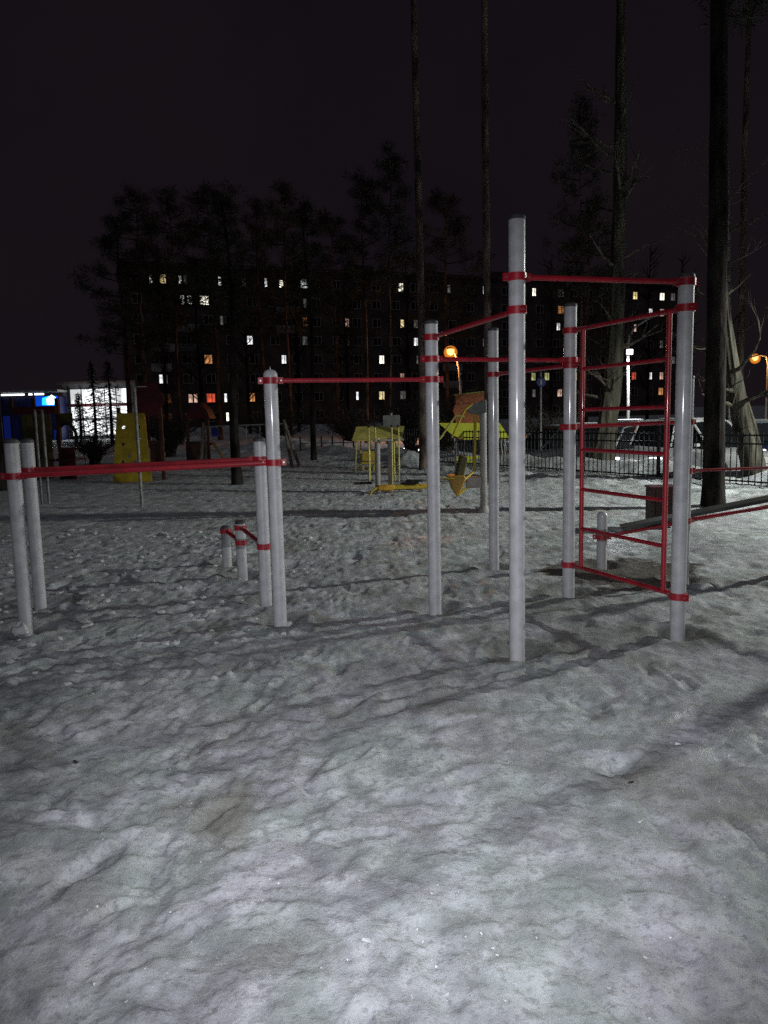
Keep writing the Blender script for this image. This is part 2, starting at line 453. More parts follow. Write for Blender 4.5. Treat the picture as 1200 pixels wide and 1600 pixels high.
# ------------------------------------------------------------------ workout complex
def V3(k, z): return Vector((POST[k][0], POST[k][1], z))
wc = empty('workout_complex', (0.4, 5.8, 0), 'grey post outdoor workout complex with red pull-up bars, ladder and parallel bars on trodden snow', 'workout frame')
PR = 0.049
for k, (x, y, h) in POST.items():
    p = MB().lathe((x, y, -0.25), [(PR, 0), (PR, 0.6), (PR, h * 0.6 + 0.2), (PR, h + 0.25)], 28).build('post', M_POST, wc)
    capm = M_POST if k in 'DJ' else M_CAP
    dome = 0.045 if k in 'DJ' else 0.022
    r2 = PR + 0.002
    MB().lathe((x, y, h), [(r2, -0.012), (r2, 0.0), (r2 * 0.95, dome * 0.4), (r2 * 0.7, dome * 0.8), (r2 * 0.3, dome)], 28).build('cap', capm, p)
    if k == 'D': MB().lathe((x, y, h + dome - 0.004), [(0.006, 0), (0.006, 0.02), (0.003, 0.025)], 10).build('bolt', M_BOLT, p)

def clamp(k, z, toward, hgt=0.046):
    """red two-half collar: ring, two ears along the bar, bolts"""
    x, y, _ = POST[k]
    c = Vector((x, y, z)); d = Vector((toward[0] - x, toward[1] - y, 0)).normalized(); n = Vector((-d.y, d.x, 0)); zz = Vector((0, 0, 1))
    r0, r1 = PR + 0.0015, PR + 0.0085
    m = MB()
    seg = 28; V_ = []; F_ = []
    for rr, hh in ((r0, -hgt / 2), (r1, -hgt / 2), (r1, hgt / 2), (r0, hgt / 2)):
        for q in range(seg):
            a = 2 * math.pi * q / seg; V_.append(c + Vector((math.cos(a) * rr, math.sin(a) * rr, hh)))
    for j in range(4):
        for q in range(seg):
            a, b = j * seg + q, j * seg + (q + 1) % seg; e = ((j + 1) % 4) * seg
            F_.append((a, b, e + (q + 1) % seg, e + q))
    m.add(V_, F_)
    for sgn in (-1, 1):
        m.box(c + d * (sgn * (r1 + 0.013)) + n * 0.0085, (0.034, 0.006, hgt * 0.97), axes=(d, n, zz))
        m.box(c + d * (sgn * (r1 + 0.013)) - n * 0.0085, (0.034, 0.006, hgt * 0.97), axes=(d, n, zz))
    o = m.build('clamp', M_RED, wc)
    for sgn in (-1, 1):
        e = c + d * (sgn * (r1 + 0.015))
        MB().tube([e - n * 0.019, e + n * 0.019], 0.0065, 6).build('bolt', M_BOLT, o)
    return o
def bar(k0, z0, k1, z1, r=0.0165, c0=True, c1=True, hgt=0.046, name='bar'):
    a, b = V3(k0, z0), V3(k1, z1); d = (b - a).normalized()
    o = MB().tube([a + d * 0.052, b - d * 0.052], r, 16).build(name, M_RED, wc)
    if c0: clamp(k0, z0, POST[k1], hgt)
    if c1: clamp(k1, z1, POST[k0], hgt)
    return o
bar('A', 1.118, 'D', 1.168, 0.02, name='parallel_bar')
bar('B', 1.108, 'C', 1.158, 0.02, name='parallel_bar')
bar('D', 1.742, 'E', 1.738, name='pull_up_bar')
bar('E', 2.043, 'G', 2.083, name='pull_up_bar')
bar('E', 1.886, 'H', 1.878, name='pull_up_bar')
bar('F', 1.831, 'H', 1.838, name='pull_up_bar')
bar('G', 2.274, 'I', 2.272, name='pull_up_bar')
bar('H', 2.105, 'I', 2.112, name='ladder_top_bar')
bar('H', 0.243, 'I', 0.258, name='ladder_bottom_bar')
bar('H', 1.356, 'K', 1.365, name='bar')
bar('K', 0.95, 'L', 0.93, 0.013, name='bar')
bar('L', 1.1, 'M', 1.1, name='bar')
bar('P', 0.452, 'C', 0.458, 0.02, name='push_up_bar')
bar('Q', 0.338, 'P', 0.31, 0.02, name='push_up_bar')
hi0, hi1 = Vector(POST['H'][:2] + (0,)), Vector(POST['I'][:2] + (0,))
def on_ladder(t, z): q = hi0.lerp(hi1, t); return Vector((q.x, q.y, z))
TL, TR = 0.135, 0.885
for t in (TL, TR):
    MB().tube([on_ladder(t, 0.25), on_ladder(t, 2.108)], 0.0175, 16).build('ladder_rail', M_RED, wc)
for i in range(1, 6):
    z = 0.25 + i * 0.31
    MB().tube([on_ladder(TL, z), on_ladder(TR, z + 0.006)], 0.0145, 14).build('rung', M_RED, wc)
# sit-up bench between the low post and the post beside the ladder
j, kk, ll = V3('J', 0.27), V3('K', 0.52), V3('L', 0.62)
clamp('J', 0.27, ll); clamp('K', 0.52, ll); clamp('L', 0.64, j)
MB().tube([j + (ll - j).normalized() * 0.05, Vector((ll.x, ll.y + 0.06, 0.64))], 0.016, 12).build('bench_rail', M_RED, wc)
MB().tube([kk + (ll - kk).normalized() * 0.05, Vector((ll.x, ll.y - 0.05, 0.64))], 0.016, 12).build('bench_rail', M_RED, wc)
b0 = Vector((2.30, 7.40, 0.315)); b1 = Vector((3.98, 7.14, 0.665))
bd = (b1 - b0).normalized(); bn = Vector((-bd.y, bd.x, 0)).normalized(); bz = bd.cross(bn)
if bz.z < 0: bz = -bz
MB().box((b0 + b1) / 2 + bz * 0.035, ((b1 - b0).length, 0.24, 0.03), axes=(bd, bn, bz)).build('bench_board', M_PLY, wc, bevel=0.006)

# ------------------------------------------------------------------ loose things on the snow
rnd = random.Random(3)
def lump(name, c, r, mat, seed, sq=0.7, parent=None, n=10, amp=0.35):
    rr = random.Random(seed); m = MB(); V_ = []; F_ = []
    off = rr.random() * 50
    for i in range(n + 1):
        th = math.pi * i / n
        for k in range(n * 2):
            ph = math.pi * k / n
            d = Vector((math.sin(th) * math.cos(ph), math.sin(th) * math.sin(ph), math.cos(th)))
            from_n = float(perlin(np.array([d.x * 1.6 + off + d.z]), np.array([d.y * 1.6 - d.z * 1.3 + off]))[0])
            q = r * (1 + amp * 2 * from_n)
            V_.append(Vector(c) + Vector((d.x * q, d.y * q, d.z * q * sq)))
    for i in range(n):
        for k in range(n * 2):
            a = i * 2 * n + k; b = i * 2 * n + (k + 1) % (2 * n)
            F_.append((a, b, b + 2 * n, a + 2 * n))
    m.add(V_, F_)
    return m.build(name, mat, parent, origin=None if parent else c)
M_CLOD = pmat('snow_clod', (0.47, 0.48, 0.49), rough=0.6, var=0.12, scale=14, bump=0.006, bscale=30)
g = gp(33, 995); tag(lump('snow_clod', (g.x, g.y, 0.05), 0.06, M_CLOD, 5), 'white snow clod lying against the foot of the outer parallel bar post', 'snow clod')
clods = MB()
for i in range(300):
    x = rnd.gauss(-2.6, 1.5); y = rnd.uniform(4.2, 10.5)
    if x > -0.6: continue
    r_ = rnd.uniform(0.012, 0.034) * (0.7 + 0.06 * y); z = gz(x, y) + r_ * 0.02
    n1, n2 = 4, 7; V_ = []; F_ = []
    for a_ in range(n1 + 1):
        th = math.pi * a_ / n1
        for b_ in range(n2):
            ph = 2 * math.pi * b_ / n2 + a_ * 0.4; q = r_ * rnd.uniform(0.75, 1.25)
            V_.append((x + math.sin(th) * math.cos(ph) * q * 1.2, y + math.sin(th) * math.sin(ph) * q * 1.1, z + math.cos(th) * q * 0.7))
    for a_ in range(n1):
        for b_ in range(n2):
            F_.append((a_ * n2 + b_, a_ * n2 + (b_ + 1) % n2, (a_ + 1) * n2 + (b_ + 1) % n2, (a_ + 1) * n2 + b_))
    clods.add(V_, F_)
tag(clods.build('snow_crumbs', M_CLOD), 'loose white snow lumps scattered around the parallel bars', 'snow', kind='stuff')
crumbs = MB()
for i in range(420):
    u, v = rnd.uniform(-40, 1240), rnd.uniform(960, 1640)
    g = gp(u, v); r = rnd.uniform(0.002, 0.0065) * (1 + (rnd.random() < 0.06) * 1.6); z = gz(g.x, g.y)
    pts = [Vector((g.x, g.y, z)) + Vector((rnd.uniform(-1, 1), rnd.uniform(-1, 1), rnd.uniform(-0.3, 1))) * r for _ in range(4)]
    crumbs.add(pts, [(0, 1, 2), (0, 2, 3), (0, 3, 1), (1, 3, 2)])
tag(crumbs.build('ice_crumbs', pmat('clear_ice', (0.6, 0.62, 0.64), rough=0.4, var=0.05), smooth=False), 'tiny loose ice crumbs scattered over the trodden snow', 'ice', kind='stuff')
M_LEAF = pmat('dead_leaf', (0.03, 0.025, 0.02), rough=0.8)
def leaf(u, v, s, label, a):
    g = gp(u, v); z = gz(g.x, g.y) + 0.006; c, sn = math.cos(a), math.sin(a)
    P = [(-1, 0, 0.1), (-0.5, 0.4, 0.3), (0.1, 0.45, 0.15), (0.6, 0.25, 0.35), (1, 0, 0.2), (0.5, -0.3, 0.3), (-0.1, -0.45, 0.1), (-0.6, -0.3, 0.25)]
    P = [Vector((g.x + (p[0] * c - p[1] * sn) * s, g.y + (p[0] * sn + p[1] * c) * s, z + p[2] * s)) for p in P]
    tag(MB().prism(P, (0, 0, 0.002)).build('dead_leaf', M_LEAF, origin=(g.x, g.y, z)), label, 'leaf')
leaf(118, 1196, 0.02, 'small dark dead leaf lying on rough grey snow before the parallel bars', 2.4)
leaf(986, 1222, 0.014, 'tiny dark bark scrap lying on smooth ice before the ladder', 0.3)

# ------------------------------------------------------------------ lamps (lit in the photograph)
def lamp_light(name, loc, power, color, parent, radius=0.12, cut=None):
    d = bpy.data.lights.new(name, 'SPOT' if cut else 'POINT'); d.energy = power; d.color = color; d.shadow_soft_size = radius
    if cut: d.spot_size = R(cut); d.spot_blend = 0.25
    o = bpy.data.objects.new(name, d); o.location = Vector(loc) - Vector(root_of(parent).location); col.objects.link(o); o.parent = parent
    return o
def emat(name, color, strength):
    m = pmat(name, color, emit=color, estr=strength); m.cycles.emission_sampling = 'FRONT'; return m
M_SODIUM = emat('sodium_lamp_glass', (1.0, 0.62, 0.20), 5.0)
M_SODIUM2 = emat('sodium_lamp_glass_dim', (1.0, 0.58, 0.20), 4.0)
M_LED = emat('white_lamp_glass', (0.9, 0.98, 1.0), 8.0)

def halo_mat(name, color, strength):
    m = bpy.data.materials.new(name); m.use_nodes = True
    N, L = m.node_tree.nodes, m.node_tree.links; N.clear()
    o = N.new('ShaderNodeOutputMaterial'); e = N.new('ShaderNodeEmission'); t = N.new('ShaderNodeBsdfTransparent'); x = N.new('ShaderNodeMixShader')
    e.inputs[0].default_value = (*color, 1); e.inputs[1].default_value = strength; x.inputs[0].default_value = 0.35
    L.new(t.outputs[0], x.inputs[1]); L.new(e.outputs[0], x.inputs[2]); L.new(x.outputs[0], o.inputs[0])
    m.cycles.emission_sampling = 'NONE'
    return m
M_HALO = halo_mat('amber_halo', (1.0, 0.30, 0.03), 1.0)  # see-through emissive shells that imitate the glow round an orange lamp
def street_lamp(base, pts, head, hd, mat, label, rad=0.07, power=0, color=(1, 1, 1), hr=0.2, group=None, cut=None, halo=0):
    o = empty('street_lamp', base, label, 'street lamp', group)
    b = Vector(base)
    MB().lathe(b, [(0.14, -0.8), (0.14, 0.5), (rad, 0.56)], 14).build('base_sleeve', M_STEEL, o)
    MB().tube([b + Vector((0, 0, 0.5))] + pts, [rad] + [rad * 0.95 - 0.3 * rad * i / len(pts) for i in range(len(pts))], 10).build('pole', M_STEEL, o)
    h = Vector(head); hd = Vector(hd).normalized(); n = Vector((-hd.y, hd.x, 0)).normalized(); up = Vector((0, 0, 1))
    hs = MB().box(h + up * 0.09, (0.62, 0.26, 0.07), axes=(hd, n, up)).build('lamp_housing', M_STEEL, o, bevel=0.03)
    V_ = MB(); V_.lathe(h - up * 0.05, [(hr * 0.3, -hr * 1.0), (hr * 0.75, -hr * 0.75), (hr * 0.98, -hr * 0.2), (hr, 0.088)], 16)
    V_.build('lamp_glass', mat, hs)
    if halo:
        for gr in (0.75, 1.0):  # two nested shells, added as a painted halo
            MB().lathe(h - up * 0.12, [(math.sin(R(a_)) * halo * gr + 0.001, -math.cos(R(a_)) * halo * gr) for a_ in range(0, 181, 15)], 20).build('amber_halo', M_HALO, hs)
    if power: lamp_light('lamp_light', h - up * (0.2 + hr * 0.5), power, color, o, hr * 0.6, cut)
    return o
# orange lamp behind the orange tower
Y1 = 42; hd1 = at(704, 549, Y1); bt = at(719, 612, Y1); b1_ = (bt.x + 0.1, Y1, 0)
street_lamp(b1_, [Vector((bt.x + 0.02, Y1, bt.z)), at(717.5, 578, Y1), at(714, 560, Y1), at(708, 545, Y1)], hd1 + Vector((0, 0, 0.06)), (-0.3, -1, 0), M_SODIUM,
            'street lamp glowing orange on a thin curved pole behind the orange play tower', power=2600, color=(1.0, 0.36, 0.10), hr=0.20, halo=0.36)
# orange lamp beside the leaning tree
Y2 = 44; h2 = at(1180, 557, Y2); b2_ = (h2.x + 0.75, Y2, 0)
street_lamp(b2_, [Vector((b2_[0], Y2, h2.z - 0.5)), Vector((b2_[0] - 0.12, Y2, h2.z)), Vector((h2.x + 0.2, Y2, h2.z + 0.08))], h2, (-1, 0, 0), M_SODIUM2,
            'street lamp glowing orange beside the leaning forked tree', power=350, color=(1.0, 0.45, 0.14), hr=0.16, halo=0.28)
# white floodlight on the tall swan-neck pole
Y3 = 36; q = at(981, 700, Y3); b3 = Vector((q.x, Y3, 0))
o3 = empty('street_lamp', b3, 'tall pale swan-neck lamp post with a white floodlight halfway up', 'street lamp')
MB().lathe(b3, [(0.13, -0.8), (0.13, 0.7), (0.07, 0.8)], 14).build('base_sleeve', M_STEEL, o3)
P3 = [b3 + Vector((0, 0, 0.7)), at(981.5, 600, Y3), at(981, 540, Y3), at(984, 524, Y3), at(992, 511, Y3), at(1005, 503, Y3), at(1018, 495, Y3), at(1030, 491, Y3)]
MB().tube(P3, [0.07, 0.065, 0.06, 0.05, 0.045, 0.04, 0.04, 0.035], 10).build('pole', M_STEEL, o3)
hh = at(1034, 489, Y3)
MB().box(hh, (0.7, 0.24, 0.1), axes=(Vector((0.96, 0, 0.28)), Vector((0, 1, 0)), Vector((-0.28, 0, 0.96)))).build('lamp_head', M_STEEL, o3, bevel=0.03)
fp_ = at(982, 552, Y3)
fh = MB().box(fp_ + Vector((0, -0.10, 0.05)), (0.3, 0.14, 0.26)).build('floodlight', M_STEEL, o3, bevel=0.02)
MB().box(fp_ + Vector((0, -0.20, 0.05)), (0.26, 0.03, 0.22)).build('flood_glass', M_LED, fh)
lamp_light('lamp_light', fp_ + Vector((0, -0.9, -0.05)), 2600, (0.92, 0.98, 1.0), o3, 0.12, 170)
# park lamp beyond the fence, out of the frame to the right: it throws the long shadows
LB = Vector((12.0, 11.3, 0)); LH = LB + Vector((-0.75, 0, 4.75))
street_lamp(LB, [LB + Vector((0, 0, 4.3)), LB + Vector((-0.15, 0, 4.75)), LB + Vector((-0.6, 0, 4.9))], LH, (-1, 0, 0), M_LED,
            'white street lamp standing beyond the fence beside the parked cars', power=4100, color=(0.95, 1.0, 0.91), hr=0.16, cut=171)

# ------------------------------------------------------------------ trees
def trunk_mesh(m, pts, rs, n, amp, seed, freq=3.0):
    pts = [Vector(p) for p in pts]; V_ = []; F_ = []
    for i, p in enumerate(pts):
        for k in range(n):
            a = 2 * math.pi * k / n
            q = rs[i] * (1 + amp * 2 * float(perlin(np.array([math.cos(a) * freq + seed * 3.1]), np.array([math.sin(a) * freq + p.z * 0.5]))[0]))
            V_.append(p + Vector((math.cos(a) * q, math.sin(a) * q, 0)))
    for i in range(len(pts) - 1):
        for k in range(n):
            a, b = i * n + k, i * n + (k + 1) % n
            F_.append((a, b, b + n, a + n))
    F_.append(tuple((len(pts) - 1) * n + k for k in range(n)))
    m.add(V_, F_)
def needle_clump(m, c, r, n, rr):
    for _ in range(n):
        d = Vector((rr.gauss(0, 1), rr.gauss(0, 1), rr.gauss(0.25, 0.8))).normalized()
        p = Vector(c) + d * r * rr.uniform(0.1, 0.75)
        s = Vector((rr.gauss(0, 1), rr.gauss(0, 1), rr.gauss(0, 1))).cross(d).normalized() * r * rr.uniform(0.018, 0.045)
        e = p + d * r * rr.uniform(0.35, 0.6)
        m.add([p - s, p + s, e], [(0, 1, 2)])
def crown_mesh(H, z0, spread, seed, nl=28, ncl=6, nn=70):
    """limbs and needle clumps of a pine whose bare trunk is H high; crown starts at z0"""
    rr = random.Random(seed); limbs = MB(); nd = MB()
    for i in range(nl):
        t = (i + rr.random()) / nl; z = z0 + (H - z0) * t; a = rr.uniform(0, 2 * math.pi)
        ln = spread * (1.0 - 0.75 * t ** 1.4) * rr.uniform(0.55, 1.1) * (0.5 + 0.5 * min(1, t * 5))
        p0 = Vector((0, 0, z)); p1 = Vector((math.cos(a) * ln * 0.6, math.sin(a) * ln * 0.6, z + ln * 0.10)); p2 = Vector((math.cos(a) * ln, math.sin(a) * ln, z + ln * 0.32))
        limbs.tube([p0, p1, p2], [0.05, 0.035, 0.012], 5, caps=False)
        for c in range(ncl):
            s = rr.uniform(0.4, 1.05); q = p1.lerp(p2, max(0, (s - 0.5) * 2)) + Vector((rr.gauss(0, 0.3), rr.gauss(0, 0.3), rr.gauss(0.1, 0.25)))
            needle_clump(nd, q, rr.uniform(0.35, 0.75), nn, rr)
    return limbs, nd
CROWNS = []
for sd in range(4):
    l, nd = crown_mesh([21, 19, 22, 18][sd], [9.5, 8, 12, 6.5][sd], [2.9, 3.1, 2.6, 3.3][sd], 100 + sd)
    CROWNS.append((l, nd))
CM = {}
def pine(base, r0, H, label, seed, lean=(0, 0), mat=None, variant=0, hires=False, group=None, sc=None):
    o = empty('pine_tree', base, label, 'tree', group)
    b = Vector(base); rr = random.Random(seed)
    n = 20 if hires else 10; seg = 60 if hires else 26
    pts = []; rs = []
    for i in range(seg + 1):
        t = (i / seg) ** 1.3; z = H * t
        pts.append(b + Vector((lean[0] * t + 0.12 * math.sin(t * 6 + seed) * t, lean[1] * t, z - 0.2 - 0.5 * (i == 0))))
        flare = 1 + 0.35 * math.exp(-z / 0.35)
        rs.append(r0 * flare * (1 - 0.80 * t))
    m = MB(); trunk_mesh(m, pts, rs, n, 0.10 if hires else 0.06, seed)
    m.build('trunk', mat or M_BARK, o)
    H0 = [21, 19, 22, 18][variant]; s = H / H0
    for nm, mt, idx in (('limbs', M_DBARK, 0), ('crown', M_NEEDLE, 1)):
        key = (variant, idx)
        if key not in CM:
            ob = CROWNS[variant][idx].build(nm, mt, o, smooth=False)
            # vertices were taken relative to the root: shift back
            ob.data.transform(Matrix.Translation(Vector(o.location)))
            CM[key] = ob.data
        else:
            ob = bpy.data.objects.new(nm, CM[key]); col.objects.link(ob); ob.parent = o
        ob.location = (lean[0] * 0.8, lean[1] * 0.8, 0); ob.scale = (s * (sc or 1), s * (sc or 1), s); ob.rotation_euler = (0, 0, seed * 1.3)
    return o
g = gp(1115, 790)
pine((g.x, g.y, 0), 0.155, 19, 'thick dark pine trunk standing before the fence beside the sit-up bench', 1, lean=(-0.37, 0.0), mat=M_DBARK, variant=2, hires=True)
def pine_px(u_base, v_base, Y, wpx, label, seed, u_top=None, H=20, variant=0, mat=None, **k):
    x = at(u_base, v_base, Y).x; r = wpx / F_PX * Y / 2 * 1.1
    lean = 0.0
    if u_top is not None: lean = (u_top - u_base - (v_base - 60) * 0.00011 * (u_base - 830) * 1.0) / F_PX * Y
    return pine((x, Y, 0), r, H, label, seed, lean=(lean, 0), variant=variant, mat=mat, **k)
pine_px(662, 733, 20.0, 12, 'tall slim pine rising behind the middle pull-up posts, bare to its crown', 2, u_top=648, H=26, variant=2, mat=M_LITBARK)
pine_px(764, 757, 16.2, 12, 'tall straight pine just behind the chest press machine', 3, u_top=758, H=25, variant=2, mat=M_LITBARK)
pine_px(371, 757, 17.0, 16, 'dark pine trunk behind the parallel bars and beside the swing', 4, H=6.2, variant=2, mat=M_DBARK)
pine_px(491, 720, 25.2, 9, 'dark slim pine in front of the low snowbank by the swing', 5, H=8, variant=2, mat=M_DBARK)
pine_px(573, 690, 40, 6, 'thin pine with orange lit bark, leaning slightly, behind the yellow canopy', 6, u_top=560, H=13, variant=2)
pine_px(606, 680, 38, 6, 'thin straight pine with the brightest orange lit bark', 7, u_top=606, H=13.5, variant=2)
pine_px(456, 690, 45, 6, 'faint thin pine before the flats, left of the swing leg', 8, H=14, variant=1)
pine_px(232, 690, 40, 7, 'pale thin pine before the flats, behind the yellow climbing panel', 9, H=12.5, variant=3)
pine_px(284, 690, 42, 6, 'slim pine before the flats, behind the red roofed play tower', 10, H=13, variant=1)
pine_px(345, 690, 50, 7, 'bushy dark pine before the flats, between two lit windows', 11, H=15, variant=3, sc=1.25)
pine_px(205, 690, 55, 8, 'broad dark pine at the end wall of the flats', 12, H=15, variant=3, sc=1.3)
pine_px(415, 690, 52, 7, 'dark pine with dense crown rising above the roof of the flats', 13, H=15, variant=1)
pine_px(700, 690, 55, 7, 'round crowned dark pine behind the orange street lamp', 14, H=16, variant=3, sc=1.2)
pine_px(1152, 735, 23, 11, 'slim pine behind the thick dark trunk, beyond the fence', 15, u_top=1168, H=22, variant=2)
pine_px(915, 690, 58, 7, 'dark pine crown beside the pale forked trunk, beyond the cars', 16, H=15, variant=3, sc=1.2)
pine_px(-4, 760, 17, 26, 'dark pine trunk standing beside the blue play tower', 17, H=20, variant=2, mat=M_DBARK)
pine_px(905, 690, 34, 4, 'young thin bare pine behind the ladder rail', 18, H=14, variant=1, sc=0.7)
pine_px(530, 690, 60, 7, 'distant dark pine before the middle of the flats', 19, H=16, variant=3, sc=1.2)

def branch(m, p, d, ln, r, depth, rr, n=6):
    pts = [p]; rs = [r]; q = Vector(p); dd = Vector(d)
    for i in range(5):
        dd = (dd + Vector((rr.gauss(0, 0.16), rr.gauss(0, 0.16), rr.gauss(0.05, 0.10)))).normalized()
        q = q + dd * ln / 5; pts.append(q.copy()); rs.append(r * (1 - 0.16 * (i + 1)))
    m.tube(pts, rs, n, caps=False)
    if depth > 0:
        for i in range(3 + (depth > 1)):
            j = rr.randint(1, 5); e = (dd + Vector((rr.gauss(0, 0.7), rr.gauss(0, 0.7), rr.gauss(0.15, 0.4)))).normalized()
            branch(m, pts[j], e, ln * rr.uniform(0.45, 0.7), rs[j] * 0.55, depth - 1, rr, 5)
def bare_tree(label, pts, rs, seed, nb, zmin, mat=M_ASPEN, forks=(), bl=1.6):
    b = Vector(pts[0]); o = empty('bare_tree', (b.x, b.y, 0), label, 'tree'); rr = random.Random(seed)
    m = MB()
    P = []; Q = []
    for i in range(len(pts) - 1):
        for s in range(8):
            t = s / 8; P.append(Vector(pts[i]).lerp(Vector(pts[i + 1]), t)); Q.append(rs[i] + (rs[i + 1] - rs[i]) * t)
    P.append(Vector(pts[-1])); Q.append(rs[-1])
    trunk_mesh(m, P, Q, 18, 0.16, seed, 2.2)
    m.build('trunk', mat, o)
    for fpts, frs in forks:
        fm = MB(); P2 = []; Q2 = []
        for i in range(len(fpts) - 1):
            for s in range(6):
                t = s / 6; P2.append(Vector(fpts[i]).lerp(Vector(fpts[i + 1]), t)); Q2.append(frs[i] + (frs[i + 1] - frs[i]) * t)
        P2.append(Vector(fpts[-1])); Q2.append(frs[-1]); trunk_mesh(fm, P2, Q2, 14, 0.15, seed + 5, 2.2)
        fm.build('forked_stem', mat, o)
    c = MB(); zs = [p.z for p in P]
    for i in range(nb):
        j = rr.choice([k for k, z in enumerate(zs) if z > zmin]); a = rr.uniform(0, 2 * math.pi)
        branch(c, P[j], Vector((math.cos(a), math.sin(a), 0.35)), bl * rr.uniform(0.5, 1.1), min(Q[j] * 0.35, 0.05), 1 if i % 3 else 2, rr)
    c.build('crown', M_TWIG, o)
    return o
YA = 19.6
bare_tree('pale barked tree with a broad flared base, rising behind the ladder by the fence',
          [Vector((at(937, 742, YA).x, YA, -0.1)), at(942, 700, YA), at(950, 650, YA), at(958, 590, YA), at(962, 520, YA), at(966, 420, YA), at(969, 300, YA), at(970, 120, YA), at(971, -250, YA)],
          [0.36, 0.27, 0.24, 0.22, 0.20, 0.18, 0.16, 0.13, 0.05], 21, 26, 1.6)
YL = 14.6
lx = at(1183, 765, YL)
bare_tree('leaning forked tree with cracked pale bark standing at the fence',
          [Vector((lx.x, YL, -0.1)), at(1172, 720, YL), at(1160, 670, YL), at(1152, 620, YL), at(1143, 560, YL), at(1136, 500, YL), at(1131, 440, YL), at(1128, 340, YL), at(1130, 200, YL)],
          [0.27, 0.20, 0.17, 0.145, 0.11, 0.085, 0.065, 0.04, 0.015], 33, 18, 1.4,
          forks=[([Vector((lx.x + 0.1, YL + 0.05, -0.1)), at(1186, 720, YL), at(1176, 670, YL + 0.1), at(1163, 620, YL + 0.05)], [0.16, 0.12, 0.09, 0.05])], bl=1.3)
YB = 24
bx_ = at(1139, 690, YB)
bare_tree('pale smooth trunk of a birch seen between the dark pine and leaning tree',
          [Vector((bx_.x, YB, -0.6)), at(1138, 640, YB), at(1137, 570, YB), at(1136, 430, YB), at(1137, 250, YB)], [0.2, 0.16, 0.13, 0.1, 0.03], 44, 14, 3.0,
          mat=pmat('birch_bark', (0.17, 0.17, 0.155), rough=0.8, var=0.25, scale=2, stretch=(1, 1, 3), spec=0.2))

def screen_tree():
    rr = random.Random(77); m = MB(); H = 15.0
    o = empty('bare_tree', (0, 0, 0), 'bare leafless tree standing before the dark flats', 'tree', 'bare trees before the flats')
    MB().tube([Vector((0, 0, -0.3)), Vector((0.1, 0, 5)), Vector((0, 0.1, 10)), Vector((0.1, 0, H))], [0.16, 0.12, 0.07, 0.02], 8).build('trunk', M_DBARK, o)
    for i in range(46):
        z = rr.uniform(2.0, H - 1); a = rr.uniform(0, 2 * math.pi)
        branch(m, Vector((0, 0, z)), Vector((math.cos(a), math.sin(a), 0.7)), rr.uniform(1.6, 3.2) * (1.15 - z / H * 0.7), 0.05, 2, rr, 4)
    m.build('crown', M_DBARK, o)
    return o
st0 = screen_tree()
for i, (u, Y, sc_) in enumerate(((262, 62, 1.0), (318, 74, 1.1), (392, 66, 1.05), (468, 70, 1.15), (545, 78, 1.1), (640, 72, 1.1), (860, 70, 1.0), (1010, 74, 1.1), (1060, 62, 0.9))):
    t_ = st0 if i == 0 else copy_tree(st0)
    t_.location = (at(u, 690, Y).x, Y, 0); t_.rotation_euler = (0, 0, i * 1.9); t_.scale = (sc_, sc_, sc_)

def shrub(u, v, Y, h, w, seed, label, mat=M_SHRUB, n=60, group=None):
    p = at(u, v, Y); o = empty('shrub', (p.x, Y, 0), label, 'shrub', group); rr = random.Random(seed)
    st, tw = MB(), MB()
    for i in range(n):
        a = rr.uniform(0, 2 * math.pi); s = rr.uniform(0.1, 1)
        e = Vector((p.x + math.cos(a) * w * s * 0.5, Y + math.sin(a) * w * s * 0.5, h * rr.uniform(0.55, 1)))
        m0 = Vector((p.x + math.cos(a) * w * s * 0.15, Y + math.sin(a) * w * s * 0.15, e.z * 0.5))
        st.tube([Vector((p.x + rr.gauss(0, 0.08), Y + rr.gauss(0, 0.08), -0.05)), m0, e], [0.016, 0.012, 0.004], 4, caps=False)
        for k in range(10):
            q = m0.lerp(e, rr.uniform(0, 1.05)); d = Vector((rr.gauss(0, 1), rr.gauss(0, 1), rr.gauss(0.5, 0.8))).normalized() * rr.uniform(0.1, 0.3) * h
            s_ = d.cross(Vector((rr.gauss(0, 1), rr.gauss(0, 1), rr.gauss(0, 1)))).normalized() * 0.012
            tw.add([q - s_, q + s_, q + d], [(0, 1, 2)])
    st.build('stems', mat, o); tw.build('twigs', mat, o, smooth=False)
shrub(640, 720, 30, 2.1, 3.4, 1, 'dense dark shrub between the yellow canopy and the slim pine', n=150)
shrub(430, 700, 34, 2.0, 4.5, 2, 'wide dark shrub behind the swing legs', n=150)
shrub(545, 700, 36, 1.9, 4.0, 3, 'dark shrub behind the orange lit snowbank', n=140)
shrub(700, 700, 27, 2.3, 2.6, 4, 'twiggy shrub under the orange street lamp', mat=M_TWIG, n=90)
shrub(845, 700, 26, 1.5, 2.4, 5, 'thin shrub behind the fence next to the blue road sign', mat=M_TWIG, n=60)
shrub(265, 700, 30, 1.7, 3.6, 6, 'dark shrub behind the yellow climbing panel', n=120)
shrub(148, 720, 26, 1.0, 2.6, 7, 'low dark shrub before the lit shop window', n=110)

